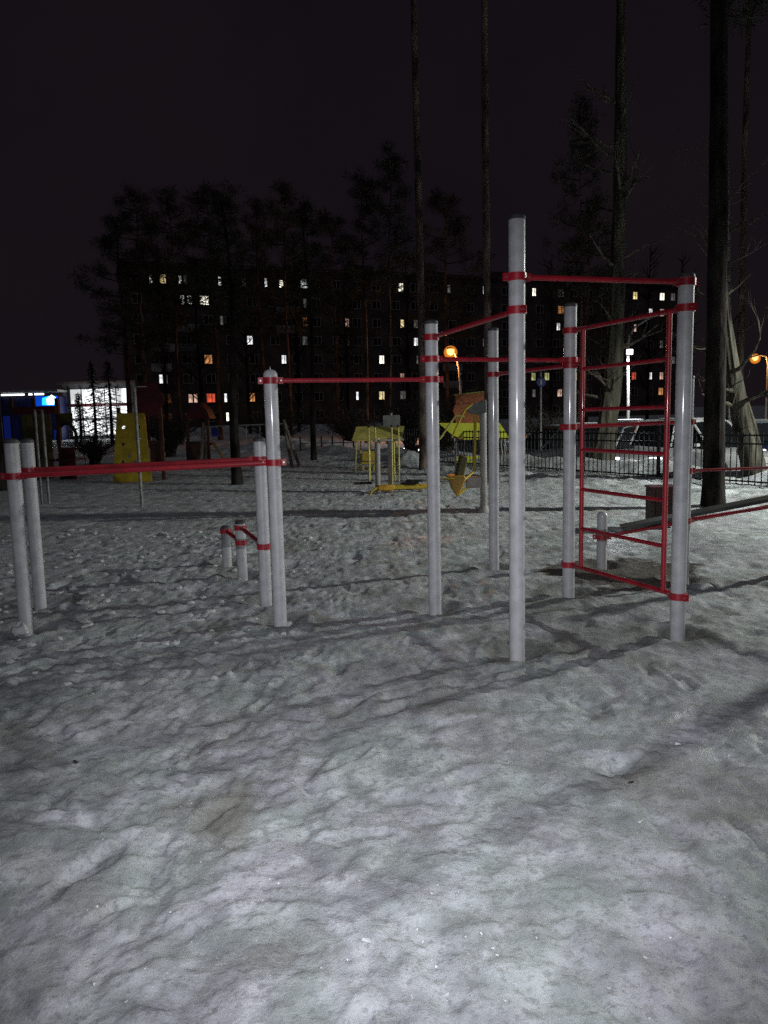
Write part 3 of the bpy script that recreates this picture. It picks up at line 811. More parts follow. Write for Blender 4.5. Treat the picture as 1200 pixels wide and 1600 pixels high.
def spruce(u, v, Y, H, w, seed, label):
    p = at(u, v, Y); o = empty('spruce_tree', (p.x, Y, 0), label, 'tree', None); rr = random.Random(seed)
    MB().tube([Vector((p.x, Y, -0.1)), Vector((p.x + 0.05, Y, H * 0.5)), Vector((p.x, Y, H))], [0.12, 0.08, 0.02], 8).build('trunk', M_DBARK, o)
    m = MB()
    for i in range(70):
        t = i / 70; z = H * (0.12 + 0.86 * t); a = i * 2.4 + rr.random(); ln = w * (1 - t) * rr.uniform(0.55, 1.0) + 0.15
        p0 = Vector((p.x, Y, z)); p1 = p0 + Vector((math.cos(a) * ln, math.sin(a) * ln, -ln * 0.22))
        m.tube([p0, p1], [0.025, 0.006], 4, caps=False)
        for k in range(26):
            s = rr.uniform(0.15, 1); q = p0.lerp(p1, s); d = Vector((rr.gauss(0, 1), rr.gauss(0, 1), rr.gauss(-0.3, 0.5))).normalized() * rr.uniform(0.12, 0.3)
            sd = d.cross(Vector((0, 0, 1))).normalized() * 0.03
            m.add([q - sd, q + sd, q + d], [(0, 1, 2)])
    m.build('crown', M_NEEDLE, o, smooth=False)
spruce(151, 700, 50, 5.2, 1.3, 1, 'slender spruce silhouetted against the lit shop window')
spruce(176, 700, 46, 5.0, 2.0, 2, 'broader spruce before the shop window, behind the yellow climbing panel')
spruce(128, 700, 54, 3.4, 1.0, 3, 'short spruce before the lit shop window')

# ------------------------------------------------------------------ block of flats
FA, FB = Vector((-32.0, 112.5, 0)), Vector((2.8, 125.0, 0))
fdir = (FB - FA).normalized(); fnor = Vector((fdir.y, -fdir.x, 0))            # towards the viewer
def facade_s(u, v):
    d = ray(u, v); # intersect with the vertical facade plane
    t = (FA - Vector((0, 0, CAM_H))).dot(fnor) / d.dot(fnor)
    p = Vector((0, 0, CAM_H)) + d * t
    return (p - FA).dot(fdir), p.z
s0 = facade_s(196, 560)[0]; s1 = facade_s(1085, 560)[0]
apt = empty('apartment_building', FA + fdir * ((s0 + s1) / 2), 'long dark eight storey block of flats with scattered lit windows', 'building')
ZT, FH = 21.04, 2.8
def fp3(s, z, out=0.0): return FA + fdir * s + fnor * out + Vector((0, 0, z))
UP = Vector((0, 0, 1)); AX = (fdir, fnor, UP)
MB().box(fp3((s0 + s1) / 2, 11.3, -6.2), (s1 - s0, 12.0, 23.2), axes=AX).build('wall', M_WALL, apt)
rf = MB().box(fp3((s0 + s1) / 2, 23.1, -6.2), (s1 - s0 + 0.6, 12.6, 0.45), axes=AX).build('roof', M_WALL, apt)
for q in (0.12, 0.37, 0.62, 0.87):
    MB().box(fp3(s0 + (s1 - s0) * q, 24.1, -6), (4, 3, 1.7), axes=AX).build('lift_housing', M_WALL, rf)
WM = {'W': window_mat('window_cool_white', (0.95, 0.97, 1.0), 1.6), 'Y': window_mat('window_warm', (1.0, 0.78, 0.38), 1.3), 'O': window_mat('window_orange', (1.0, 0.42, 0.14), 0.75),
      'R': window_mat('window_red_curtain', (1.0, 0.13, 0.06), 0.95), 'P': window_mat('window_pink', (1.0, 0.62, 0.48), 0.8), 'D': window_mat('window_dim', (0.75, 0.75, 0.72), 0.16),
      'B': window_mat('window_bright', (1.0, 0.95, 0.78), 2.6), 'G': window_mat('window_greenish', (0.85, 0.85, 0.35), 0.6)}
LIT = [(255, 444, 9, 'Y'), (282, 446, 4, 'W'), (290, 444, 4, 'D'), (344, 450, 3, 'W'), (236, 446, 4, 'W'), (285, 475, 7, 'W'), (297, 475, 8, 'W'), (320, 479, 13, 'B'), (347, 509, 4, 'D'), (390, 536, 11, 'W'), (326, 567, 12, 'O'),
       (252, 597, 6, 'W'), (260, 599, 5, 'D'), (298, 623, 7, 'P'), (306, 623, 6, 'P'), (330, 625, 13, 'R'), (353, 624, 3, 'W'), (394, 625, 10, 'O'), (356, 653, 4, 'B'), (444, 564, 8, 'W'), (382, 450, 4, 'D'), (416, 448, 5, 'W'),
       (440, 451, 7, 'B'), (476, 453, 12, 'W'), (477, 510, 8, 'O'), (477, 484, 6, 'D'), (477, 540, 8, 'D'), (542, 510, 9, 'P'), (543, 538, 8, 'D'), (627, 460, 9, 'B'), (629, 511, 7, 'Y'), (650, 514, 8, 'D'), (651, 541, 9, 'W'),
       (654, 565, 7, 'D'), (597, 568, 9, 'B'), (629, 596, 8, 'P'), (597, 619, 10, 'Y'), (630, 620, 10, 'D'), (559, 623, 4, 'W'), (671, 648, 6, 'D'), (757, 463, 3, 'W'), (702, 463, 6, 'D'), (835, 468, 7, 'B'), (877, 466, 10, 'D'), (877, 491, 10, 'O'),
       (873, 515, 7, 'W'), (834, 591, 8, 'G'), (855, 591, 9, 'G'), (835, 614, 6, 'D'), (875, 614, 9, 'P'), (900, 590, 5, 'Y'), (993, 472, 8, 'Y'), (1035, 474, 9, 'B'), (1052, 471, 8, 'D'), (1017, 496, 7, 'W'), (1035, 496, 8, 'P'),
       (993, 521, 5, 'P'), (1034, 545, 6, 'D'), (1053, 564, 6, 'D'), (991, 589, 8, 'R'), (1016, 590, 8, 'W'), (1034, 590, 7, 'P'), (1033, 613, 9, 'O'), (757, 540, 5, 'D'), (720, 590, 6, 'D')]
rows = {k: [] for k in range(8)}
for (u, v, w, c) in LIT:
    s, z = facade_s(u, v); k = max(0, min(7, round((ZT - z) / FH)))
    dist = (fp3(s, z) - Vector((0, 0, CAM_H))).length
    rows[k].append((s, max(0.45, w / F_PX * dist), c))
win_cache = {}
def window(s, z, w, c):
    hgt = 1.35; key = (round(w, 1), c)
    w = round(w, 1)
    if key not in win_cache:
        fr = MB(); pn = MB(); O = Vector((0, 0, 0)); t = 0.07
        fr.box(fdir * 0 + UP * (hgt / 2 - t / 2), (w, 0.12, t), axes=AX); fr.box(-UP * (hgt / 2 - t / 2), (w, 0.12, t), axes=AX)
        for sg in (-1, 1): fr.box(fdir * (sg * (w / 2 - t / 2)), (t, 0.118, hgt - 2 * t), axes=AX)
        if w > 0.7: fr.box(fdir * (w * 0.08), (t, 0.116, hgt - 2 * t), axes=AX)
        pn.box(O - fnor * 0.02, (w - 0.1, 0.03, hgt - 0.1), axes=AX)
        def mesh(mb, nm, mt):
            me_ = bpy.data.meshes.new(nm); me_.from_pydata(mb.v, [], mb.f); me_.materials.append(mt); return me_
        win_cache[key] = (mesh(fr, 'window', M_WFRAME), mesh(pn, 'pane', WM[c] if c else M_DGLASS))
    a, b = win_cache[key]
    o = bpy.data.objects.new('window', a); col.objects.link(o); o.parent = apt; o.location = fp3(s, z, -0.15) - Vector(apt.location)
    p = bpy.data.objects.new('pane', b); col.objects.link(p); p.parent = o
nwin = 0
for k in range(8):
    z = ZT - k * FH
    for (s, w, c) in rows[k]: window(s, z, w, c); nwin += 1
    s = s0 + 2.0
    while s < s1 - 1.5:
        if all(abs(s - q[0]) > 0.75 + q[1] / 2 + 0.15 for q in rows[k]): window(s, z, 1.4, None); nwin += 1
        s += 3.25
# loggias with pale parapets
for u0, u1, vv in ((236, 272, 517), (277, 310, 517), (277, 312, 545), (236, 268, 545), (276, 310, 490), (236, 268, 573), (430, 462, 470), (430, 462, 500), (690, 720, 595), (690, 720, 560), (1040, 1062, 520), (1040, 1062, 545)):
    sa = facade_s(u0, vv)[0]; sb, zz_ = facade_s(u1, vv)
    k = round((ZT - zz_) / FH); z = ZT - k * FH - 1.15
    bo = MB().box(fp3((sa + sb) / 2, z, 0.55), (sb - sa, 0.08, 1.0), axes=AX).build('balcony_parapet', M_PANEL, apt)
    MB().box(fp3((sa + sb) / 2, z - 0.56, 0.28), (sb - sa, 0.6, 0.12), axes=AX).build('balcony_floor', M_PANEL, bo)
    for e in (sa, sb): MB().box(fp3(e, z + 0.55, 0.25), (0.1, 0.5, 2.2), axes=AX).build('balcony_side', M_WALL, bo)

# ------------------------------------------------------------------ lit shop and its blue canopy
YS = 60
def sx(u, v): return at(u, v, YS)
a, b = sx(107, 606), sx(203, 692)
xc, wS = (a.x + b.x) / 2, b.x - a.x
shop = empty('shop_building', (xc - 1.5, YS + 3, 0), 'low shop with a brightly lit glass front behind dark spruces', 'building')
M_SHOPIN = window_mat('shop_interior', (0.95, 0.99, 1.0), 1.8, 0.9)
zt = a.z
MB().box((xc, YS + 3.1, (zt + 0.25) / 2), (wS + 1.2, 5.6, zt + 0.25)).build('wall', pmat('shop_wall', (0.12, 0.12, 0.13), 0.8), shop)
MB().box((xc, YS + 3.0, zt + 0.35), (wS + 1.6, 6.6, 0.18)).build('roof', M_WALL, shop)
nc = 5
for r in range(3):
    for c in range(nc):
        z0 = 0.25 + (zt - 0.35) * r / 3; z1 = 0.25 + (zt - 0.35) * (r + 1) / 3
        x0 = a.x + wS * c / nc; x1 = a.x + wS * (c + 1) / nc
        MB().box(((x0 + x1) / 2, YS + 0.22, (z0 + z1) / 2), (x1 - x0 - 0.06, 0.04, z1 - z0 - (0.34 if r == 1 else 0.06))).build('pane', M_SHOPIN, shop)
for c in range(nc + 1):
    MB().box((a.x + wS * c / nc, YS + 0.18, zt / 2), (0.06, 0.12, zt)).build('mullion', M_FENCE, shop)
MB().box((xc, YS + 0.1, 0.25 + (zt - 0.35) * 0.655), (wS, 0.14, 0.24)).build('spandrel', M_DRED, shop)
lamp_light('lamp_light', (xc, YS - 1.2, 2.4), 160, (0.9, 0.97, 1.0), shop, 0.6)
c0, c1 = sx(10, 622), sx(106, 690)
kiosk = empty('kiosk', ((c0.x + c1.x) / 2, YS - 1, 0), 'blue fronted kiosk with a glowing cyan sign and white strip light', 'kiosk')
kx, kw = (c0.x + c1.x) / 2, c1.x - c0.x
MB().box((kx, YS + 0.5, c0.z / 2), (kw, 3.0, c0.z)).build('wall', pmat('navy_kiosk_wall', (0.004, 0.009, 0.07), 0.6), kiosk)
MB().box((kx, YS + 0.3, c0.z + 0.42), (kw + 0.3, 3.8, 0.16)).build('roof', M_MGREY, kiosk)
for u0, u1 in ((13, 48), (55, 60), (64, 78)):
    p0, p1 = sx(u0, 616), sx(u1, 616)
    MB().box(((p0.x + p1.x) / 2, YS - 1.1, c0.z + 0.2), (p1.x - p0.x, 0.1, 0.12)).build('strip_light', emat('strip_light', (0.9, 0.95, 1.0), 2.5), kiosk)
# sign: cyan field with a white pentagon mark
p0, p1 = sx(66, 620), sx(100, 634)
sg = MB().box(((p0.x + p1.x) / 2, YS - 1.16, (p0.z + p1.z) / 2), (p1.x - p0.x, 0.16, p0.z - p1.z)).build('sign_box', emat('sign_blue_light', (0.0, 0.08, 0.75), 0.6), kiosk)
def poly(pts, Y, th): return MB().prism([at(u, v, Y) for u, v in pts], (0, -th, 0))
poly([(66, 622), (76, 619), (86, 619), (86, 633), (66, 633)], YS - 1.26, 0.03).build('sign_field', emat('sign_cyan_light', (0.02, 0.55, 0.95), 1.6), sg)
poly([(73, 623), (81, 617), (90, 624), (85, 626), (84, 632), (74, 632)], YS - 1.30, 0.04).build('sign_mark', emat('sign_white_light', (0.75, 1.0, 1.0), 3.5), sg)
for (u0, v0, u1, v1, mm) in ((75, 640, 84, 645, 0), (88, 640, 101, 645, 0), (78, 649, 84, 658, 0), (93, 672, 104, 690, 1), (15, 650, 28, 690, 1)):
    q0, q1 = sx(u0, v0), sx(u1, v1)
    MB().box(((q0.x + q1.x) / 2, YS - 1.04, (q0.z + q1.z) / 2), (q1.x - q0.x, 0.06, q0.z - q1.z)).build('window', emat('kiosk_window', (0.35, 0.5, 1.0), 0.4) if mm == 0 else emat('kiosk_blue_panel', (0.02, 0.05, 0.5), 0.08), kiosk)
lamp_light('lamp_light', (kx + 0.5, YS - 2.2, 2.6), 5, (0.2, 0.45, 1.0), kiosk, 0.4)

# ------------------------------------------------------------------ fence
def fence():
    o = empty('metal_fence', (5.1, 16.3, 0), 'low black metal picket fence along the snowy edge of the car park', 'fence')
    total = (FEN[3] - FEN[0]).length; d = FD
    # fit the line through the measured feet
    A = FEN[0]; step = 0.122; n = int(11.9 / step)
    pk = MB().box((0, 0, 0.52), (0.016, 0.016, 0.96), rz=math.atan2(d.y, d.x))
    me_ = bpy.data.meshes.new('picket'); me_.from_pydata(pk.v, [], pk.f); me_.materials.append(M_FENCE)
    def fpt(s): 
        # follow the polyline
        L_ = 0
        for i in range(3):
            l = (FEN[i + 1] - FEN[i]).length
            if s <= L_ + l or i == 2: return FEN[i] + (FEN[i + 1] - FEN[i]).normalized() * (s - L_)
            L_ += l
    def hz(p): return max(-0.05, min(0.18, gz(p.x, p.y) * 0.4))
    total = 16.6
    s = 0.06
    while s < total:
        p = fpt(s); k = bpy.data.objects.new('picket', me_); col.objects.link(k); k.parent = o; k.location = p + Vector((0, 0, 0)) - Vector(o.location)
        s += step
    s = 0.0
    while s < total:
        p = fpt(s); q = MB(); q.box((p.x, p.y, 0.5), (0.055, 0.055, 1.24), rz=math.atan2(d.y, d.x)).build('fence_post', M_FENCE, o)
        e = fpt(min(total, s + 2.5))
        for z in (0.12, 0.80, 0.955):
            MB().box((p + e) / 2 + Vector((0, 0, z)), ((e - p).length - 0.056, 0.03, 0.028), rz=math.atan2((e - p).y, (e - p).x)).build('rail', M_FENCE, o)
        s += 2.5
fence()
rf_ = empty('post_and_rail_fence', (-2.3, 29.5, 0), 'short dark post and rail barrier before the orange lit snowbank', 'fence')
pr_ = [at(u, 712, 29.5) for u in (470, 487, 503, 520, 537, 553)]
for p in pr_: MB().box((p.x, 29.5, 0.3), (0.06, 0.06, 0.75)).build('fence_post', M_FENCE, rf_)
for z in (0.18, 0.42): MB().box(((pr_[0].x + pr_[-1].x) / 2, 29.46, z), (pr_[-1].x - pr_[0].x, 0.02, 0.03)).build('rail', M_FENCE, rf_)

# ------------------------------------------------------------------ cars
def car(name, loc, rz, paint, label, suv=False, lights=None, snow=True):
    o = empty(name, (0, 0, 0), label, 'car', 'cars parked beyond the fence')
    L_, W = (4.35, 1.74); hb = 0.88 if suv else 0.80; ht = 1.62 if suv else 1.44
    def section(x, hw, zb, zt, rb=0.12, n=5):
        P = []
        for sg in (1, -1):
            seq = [(hw * 0.86, zb), (hw, zb + 0.12), (hw * 1.0, (zb + zt) / 2), (hw * 0.985, zt - 0.1), (hw * 0.90, zt - 0.02), (hw * 0.5, zt + 0.02)]
            if sg < 0: seq = seq[::-1]
            P += [Vector((x, sg * a, z)) for a, z in seq]
        return P
    S = [(-L_ / 2, W * 0.40, 0.42, hb - 0.10), (-L_ / 2 + 0.10, W * 0.46, 0.30, hb - 0.02), (-L_ / 2 + 0.5, W * 0.495, 0.24, hb + 0.02), (-0.6, W / 2, 0.22, hb + 0.02), (0.65, W / 2, 0.22, hb), (1.25, W * 0.495, 0.23, hb - 0.05), (1.85, W * 0.47, 0.26, hb - 0.13), (L_ / 2 - 0.05, W * 0.42, 0.34, hb - 0.22), (L_ / 2, W * 0.38, 0.42, hb - 0.30)]
    m = MB(); V_ = []; F_ = []
    for q in S: V_ += section(*q)
    n = 12
    for i in range(len(S) - 1):
        for k in range(n): F_.append((i * n + k, i * n + (k + 1) % n, (i + 1) * n + (k + 1) % n, (i + 1) * n + k))
    F_.append(tuple(range(n - 1, -1, -1))); F_.append(tuple((len(S) - 1) * n + k for k in range(n)))
    m.add(V_, F_); m.build('body', paint, o)
    # greenhouse: glass all round, roof and pillars
    back = -1.95 if suv else -1.62
    lo = [(back, W * 0.44), (-0.3, W * 0.47), (0.98, W * 0.45)]; hi = [(back + (0.25 if suv else 0.55), W * 0.36), (-0.3, W * 0.385), (0.28, W * 0.37)]
    gl = MB(); ring_lo = [Vector((x, w, hb + 0.01)) for x, w in lo] + [Vector((x, -w, hb + 0.01)) for x, w in lo[::-1]]
    ring_hi = [Vector((x, w, ht - 0.06)) for x, w in hi] + [Vector((x, -w, ht - 0.06)) for x, w in hi[::-1]]
    gl.add(ring_lo + ring_hi, [(i, (i + 1) % 6, 6 + (i + 1) % 6, 6 + i) for i in range(6)] + [(5, 4, 3, 2, 1, 0)])
    gl.build('windows', pmat('car_glass', (0.012, 0.014, 0.016), rough=0.08), o)
    rfm = MB(); r2 = [Vector((p.x * 0.96 if i not in (1, 4) else p.x, p.y * 0.9, ht)) for i, p in enumerate(ring_hi)]
    rfm.add([p + Vector((0, 0, 0.002)) for p in ring_hi] + r2, [(i, (i + 1) % 6, 6 + (i + 1) % 6, 6 + i) for i in range(6)] + [tuple(range(6, 12))]); rfm.build('roof', paint, o)
    for i in range(6):
        MB().tube([ring_lo[i] * 1.002, ring_hi[i] * 1.002 + Vector((0, 0, 0.005))], 0.032, 6).build('pillar', paint, o)
    for sx_ in (-1.32, 1.36):
        for sy in (-1, 1):
            w = MB().lathe((sx_, sy * (W / 2 - 0.10), 0.315), [(0.2, -0.1), (0.30, -0.1), (0.315, -0.07), (0.315, 0.07), (0.30, 0.1), (0.2, 0.1)], 22, 'y').build('tyre', M_BLACK, o)
            MB().lathe((sx_, sy * (W / 2 - 0.10), 0.315), [(0.05, -0.105), (0.2, -0.09), (0.2, 0.09), (0.05, 0.105)], 16, 'y').build('rim', M_STEEL, w)
    for sy in (-1, 1):
        MB().box((L_ / 2 - 0.10, sy * 0.55, hb - 0.26), (0.16, 0.34, 0.13)).build('headlight', lights or pmat('headlight_glass', (0.6, 0.62, 0.65), rough=0.08), o, bevel=0.03)
        MB().box((-L_ / 2 + 0.06, sy * 0.58, hb - 0.12), (0.10, 0.26, 0.15)).build('tail_light', pmat('tail_light', (0.25, 0.01, 0.01), rough=0.2), o, bevel=0.02)
        MB().box((0.72, sy * (W / 2 + 0.07), hb + 0.10), (0.10, 0.16, 0.12)).build('mirror', paint, o, bevel=0.03)
    MB().box((L_ / 2 - 0.02, 0, 0.40), (0.10, W * 0.8, 0.16)).build('bumper', M_BLACK, o, bevel=0.03)
    MB().box((L_ / 2 + 0.02, 0, 0.46), (0.02, 0.52, 0.11)).build('number_plate', M_WFRAME, o)
    if snow:
        sm = MB(); rr = random.Random(len(label))
        sm.box((-0.5, 0, ht + 0.02), (1.2, W * 0.62, 0.06)).build('snow_cap', M_CLOD, o, bevel=0.025)
    o.location = loc; o.rotation_euler = (0, 0, rz)
    return o
def paint(n, c, r=0.25): return pmat(n, c, rough=r, var=0.12, scale=3)
P_W, P_S, P_D, P_B, P_G = paint('white_car_paint', (0.62, 0.63, 0.65)), paint('silver_car_paint', (0.42, 0.43, 0.45)), paint('dark_car_paint', (0.03, 0.032, 0.04)), paint('blue_car_paint', (0.03, 0.05, 0.13)), paint('grey_car_paint', (0.16, 0.17, 0.18))
M_HEAD = emat('lit_headlight', (0.92, 0.97, 1.0), 5.0)
def cpos(u, Y): p = at(u, 690, Y); return (p.x, Y, -0.5)
car('parked_car', cpos(868, 25), R(-160), P_D, 'dark car behind the fence next to the blue road sign')
car('parked_car', cpos(925, 27), R(-75), P_G, 'grey car seen end on behind the pale barked tree')
car('parked_car', cpos(1012, 23.5), R(-118), P_S, 'silver car with shining headlights behind the ladder', lights=M_HEAD)
car('parked_car', cpos(1096, 21.5), R(-65), P_W, 'white car behind the fence beside the dark pine trunk', suv=True)
car('parked_car', cpos(1205, 26), R(-110), P_B, 'dark blue car behind the leaning forked tree', lights=emat('small_headlight', (0.95, 0.98, 1.0), 6.0))
car('parked_car', cpos(716, 31), R(-150), P_D, 'dark car behind the sloping lime yellow canopy', lights=emat('small_headlight', (0.95, 0.98, 1.0), 6.0))
car('parked_car', cpos(985, 33), R(-95), P_W, 'white snow dusted car in the far row beneath the white floodlight')

# road sign
p = at(845, 690, 24); ps = at(845, 597, 24)
sgn = empty('road_sign', (p.x, 24, 0), 'small blue road sign on a thin steel pole beyond the fence', 'road sign')
MB().tube([(p.x, 24, -0.7), (ps.x, 24, ps.z + 0.3)], 0.03, 8).build('pole', M_STEEL, sgn)
MB().lathe((ps.x, 23.95, ps.z), [(0.14, -0.01), (0.15, 0.0), (0.14, 0.01)], 20, 'y').build('sign_plate', M_BLUE, sgn)
MB().box((ps.x, 23.935, ps.z), (0.05, 0.012, 0.16)).build('sign_mark', M_WFRAME, sgn)

# litter bin by the fence
g = gp(1034, 822)
bin_ = empty('litter_bin', (g.x, g.y, 0), 'dark red square litter bin standing on snow beside the bench', 'litter bin')
bw = 0.30
for sg in (-1, 1):
    MB().box((g.x + sg * bw / 2, g.y, 0.27), (0.02, bw, 0.44)).build('side_panel', M_BROWN, bin_)
    MB().box((g.x, g.y + sg * bw / 2, 0.27), (bw - 0.022, 0.02, 0.438)).build('panel', M_BROWN, bin_)
MB().box((g.x, g.y, 0.5), (bw + 0.04, bw + 0.04, 0.025)).build('rim', M_DRED, bin_)
MB().box((g.x, g.y, 0.02), (0.16, 0.16, 0.1)).build('foot', M_FENCE, bin_)

# ------------------------------------------------------------------ twin walking machine
c = gp(600, 768); wy = c.y
m1 = empty('walking_machine', (c.x, wy, 0), 'grey and yellow twin walking exercise machine with a sign plate on top', 'exercise machine')
def W1(u, v, dy=0.0): return at(u, v, wy + dy)
for u in (589.5, 609.5):
    t = W1(u, 684); b = W1(u + 1, 760)
    MB().tube([(b.x, wy, -0.1), (t.x, wy, t.z)], 0.052, 16).build('column', M_MGREY, m1)
a, b = W1(582, 689, -0.06), W1(631, 687, -0.06)
MB().tube([a, b], 0.022, 10).build('cross_bar', M_MGREY, m1)
for u, v0, v1, dy in ((576, 669, 752, -0.1), (577.5, 692, 750, 0.2), (612, 668, 757, -0.16), (622.5, 668, 752, -0.1), (615.5, 690, 750, 0.22), (586, 668, 690, -0.1)):
    t, b = W1(u, v0, dy), W1(u + 1.2, v1, dy)
    MB().tube([t + Vector((0, 0.05, 0.02)), t, b], 0.014, 8).build('swing_arm', M_PALEY, m1)
    MB().tube([t + Vector((-0.002, 0.09, 0.03)), t + Vector((0, 0.0, 0.0))], 0.021, 8).build('grip', M_BLACK, m1)
a, b = W1(598, 649), W1(625, 667)
MB().box(((a.x + b.x) / 2, wy + 0.02, (a.z + b.z) / 2), (b.x - a.x, 0.02, a.z - b.z)).build('sign_plate', M_SIGN, m1, bevel=0.004)
MB().tube([((a.x + b.x) / 2, wy + 0.05, b.z - 0.3), ((a.x + b.x) / 2, wy + 0.05, a.z + 0.04)], 0.02, 8).build('sign_post', M_MGREY, m1)
a, b = W1(592, 757, -0.2), W1(672, 758, -0.05)
for dy in (-0.22, 0.12):
    MB().box(((a.x + b.x) / 2, wy + dy, 0.09), (b.x - a.x, 0.13, 0.05), rz=0.06).build('foot_board', M_YEL, m1, bevel=0.008)
MB().tube([W1(576, 788, -0.75), W1(576.5, 778, -0.72), W1(580, 769, -0.6), W1(589, 762, -0.4), W1(602, 758, -0.2)], 0.02, 10).build('step_rail', M_YEL, m1)
MB().box(W1(602, 762, -0.3), (0.32, 0.2, 0.10), rz=0.2).build('hub_cover', M_OCHRE, m1, bevel=0.02)
for (u, v, r_) in ((567, 755, 0.15), (640, 755, -0.35), (648, 751, -0.3)):
    q = W1(u, v, 0.1); MB().box(q, (0.34, 0.16, 0.035), rz=r_).build('tread', M_BLACK, m1, bevel=0.01)

# ------------------------------------------------------------------ chest press machine
g = gp(756, 800); my = g.y
m2 = empty('chest_press_machine', (g.x, my, 0), 'grey post exercise machine with ochre seat and overhead lever arms', 'exercise machine')
def W2(u, v, dy=0.0): return at(u, v, my + dy)
t = W2(754.5, 628)
MB().tube([(g.x, my, -0.1), (t.x, my, t.z)], 0.052, 18).build('column', M_MGREY, m2)
MB().lathe((g.x, my, -0.02), [(0.13, 0), (0.10, 0.05), (0.055, 0.12)], 16).build('base_plate', M_MGREY, m2)
MB().prism([W2(u, v, -0.07) for u, v in ((728, 638), (736, 632), (752, 626), (760, 624), (760, 645), (748, 648), (735, 646))], (0, 0.10, 0)).build('top_shroud', M_SIGN, m2, bevel=0.01)
MB().tube([W2(737, 632, -0.08), W2(727, 640, -0.1), W2(722, 650, -0.12), W2(713, 668, -0.14), W2(706, 684, -0.16)], 0.014, 8).build('lever_arm', M_YEL, m2)
MB().tube([W2(726, 651, -0.2), W2(712, 650, -0.2), W2(702, 664, -0.2), W2(690, 682, -0.2), W2(683, 690, -0.2)], 0.015, 8).build('lever_arm', M_PALEY, m2)
MB().tube([W2(742.5, 646, -0.02), W2(742, 700, -0.02), W2(741, 736, -0.02), W2(732, 744, -0.1), W2(722, 752, -0.2)], 0.022, 10).build('seat_frame', M_YEL, m2)
bk = [W2(u, v, -0.25) for u, v in ((720, 716), (724, 713), (731, 714), (731, 719), (725, 744), (714, 744))]
MB().prism(bk, (0.0, 0.34, 0)).build('backrest', M_OLIVE, m2, bevel=0.012)
MB().prism([W2(u, v, -0.3) for u, v in ((700, 744), (726, 743), (728, 748), (719, 770), (714, 776), (708, 766))], (0.0, 0.36, 0)).build('seat', M_OCHRE, m2, bevel=0.012)
MB().tube([W2(716, 774, -0.1), W2(724, 766, -0.05), W2(735, 758, 0)], 0.02, 8).build('seat_strut', M_YEL, m2)
a, b = W2(729, 745, 0.0), W2(752, 762, 0.0)
MB().box(((a.x + b.x) / 2, my + 0.02, (a.z + b.z) / 2), (b.x - a.x, 0.14, a.z - b.z)).build('weight_box', M_MGREY, m2, bevel=0.01)
MB().tube([W2(711, 748, -0.3), W2(700, 748, -0.3), W2(690, 746, -0.32)], 0.012, 8).build('foot_rest', M_YEL, m2)
MB().tube([W2(712, 692, 0.1), W2(713, 704, 0.1), W2(711, 742, 0.05)], 0.012, 8).build('grab_bar', M_STEEL, m2)

# ------------------------------------------------------------------ yellow slatted canopy (play table)
cy = 20.5
c = at(592, 735, cy)
cn = empty('play_canopy', (c.x, cy, 0), 'small pale yellow slatted roof on thin legs with a yellow bench below', 'play canopy')
def W3(u, v, dy=0.0): return at(u, v, cy + dy)
TLc, TRc, BRc, BLc = W3(557, 668, 0.45), W3(632, 667, 0.45), W3(627, 689, -0.35), W3(550, 689, -0.35)
ns = 6
for i in range(ns):
    f0, f1 = i / ns, (i + 0.9) / ns
    P = [TLc.lerp(BLc, f0), TRc.lerp(BRc, f0), TRc.lerp(BRc, f1), TLc.lerp(BLc, f1)]
    MB().prism(P, (0, 0.01, 0.025)).build('slat', M_PALEY, cn)
for u, v0, v1, dy in ((557, 688, 735, -0.25), (564, 688, 720, 0.3), (617, 688, 735, 0.2), (623, 688, 738, -0.25)):
    t, b = W3(u, v0, dy), W3(u - 2 if u < 590 else u + 1, v1, dy); MB().tube([(b.x, b.y, -0.05), t], 0.02, 8).build('leg', M_PALEY, cn)
a, b = W3(566, 706), W3(586, 722)
MB().box(((a.x + b.x) / 2, cy + 0.1, (a.z + b.z) / 2 + 0.02), (b.x - a.x, 0.03, (a.z - b.z) * 0.9)).build('backrest', M_YEL, cn)
MB().box(((a.x + b.x) / 2, cy - 0.06, b.z - 0.01), (b.x - a.x + 0.05, 0.28, 0.04)).build('seat', M_YEL, cn)
for dx in (-1, 1): MB().box(((a.x + b.x) / 2 + dx * 0.14, cy, b.z / 2 - 0.03), (0.04, 0.24, b.z)).build('leg', M_YEL, cn)

# ------------------------------------------------------------------ lime canopy
ly = 20.8
c = at(745, 733, ly)
cp = empty('play_canopy', (c.x, ly, 0), 'sloping lime yellow canopy on splayed white legs with a yellow bench below', 'play canopy')
def W4(u, v, dy=0.0): return at(u, v, ly + dy)
MB().prism([W4(u, v, 0) for u, v in ((685, 661), (750, 661), (781, 661), (797, 686), (723, 687), (706, 679))], (0, 0.05, 0)).build('roof_board', M_LIME, cp)
MB().prism([W4(u, v, 0.75) for u, v in ((690, 662), (781, 662), (795, 684), (723, 685), (708, 678))], (0, 0.05, 0)).build('roof_board', M_LIME, cp)
for u in (700, 740, 780): MB().tube([W4(u, 669, 0.055), W4(u, 669, 0.745)], 0.02, 8).build('rafter', M_STEEL, cp)
for (u0, v0, u1, dy) in ((782, 686, 788, 0.05), (788, 686, 797, 0.0), (710, 684, 712, 0.02), (726, 686, 724, 0.75), (786, 684, 792, 0.75)):
    t = W4(u0, v0, dy); b = W4(u1, 733, dy); MB().tube([(b.x, b.y, -0.08), t], 0.018, 8).build('leg', M_STEEL, cp)
a, b = W4(712, 714), W4(752, 733)
MB().box(((a.x + b.x) / 2, ly + 0.3, a.z - 0.06), (b.x - a.x, 0.03, 0.11)).build('backrest', M_LIME, cp)
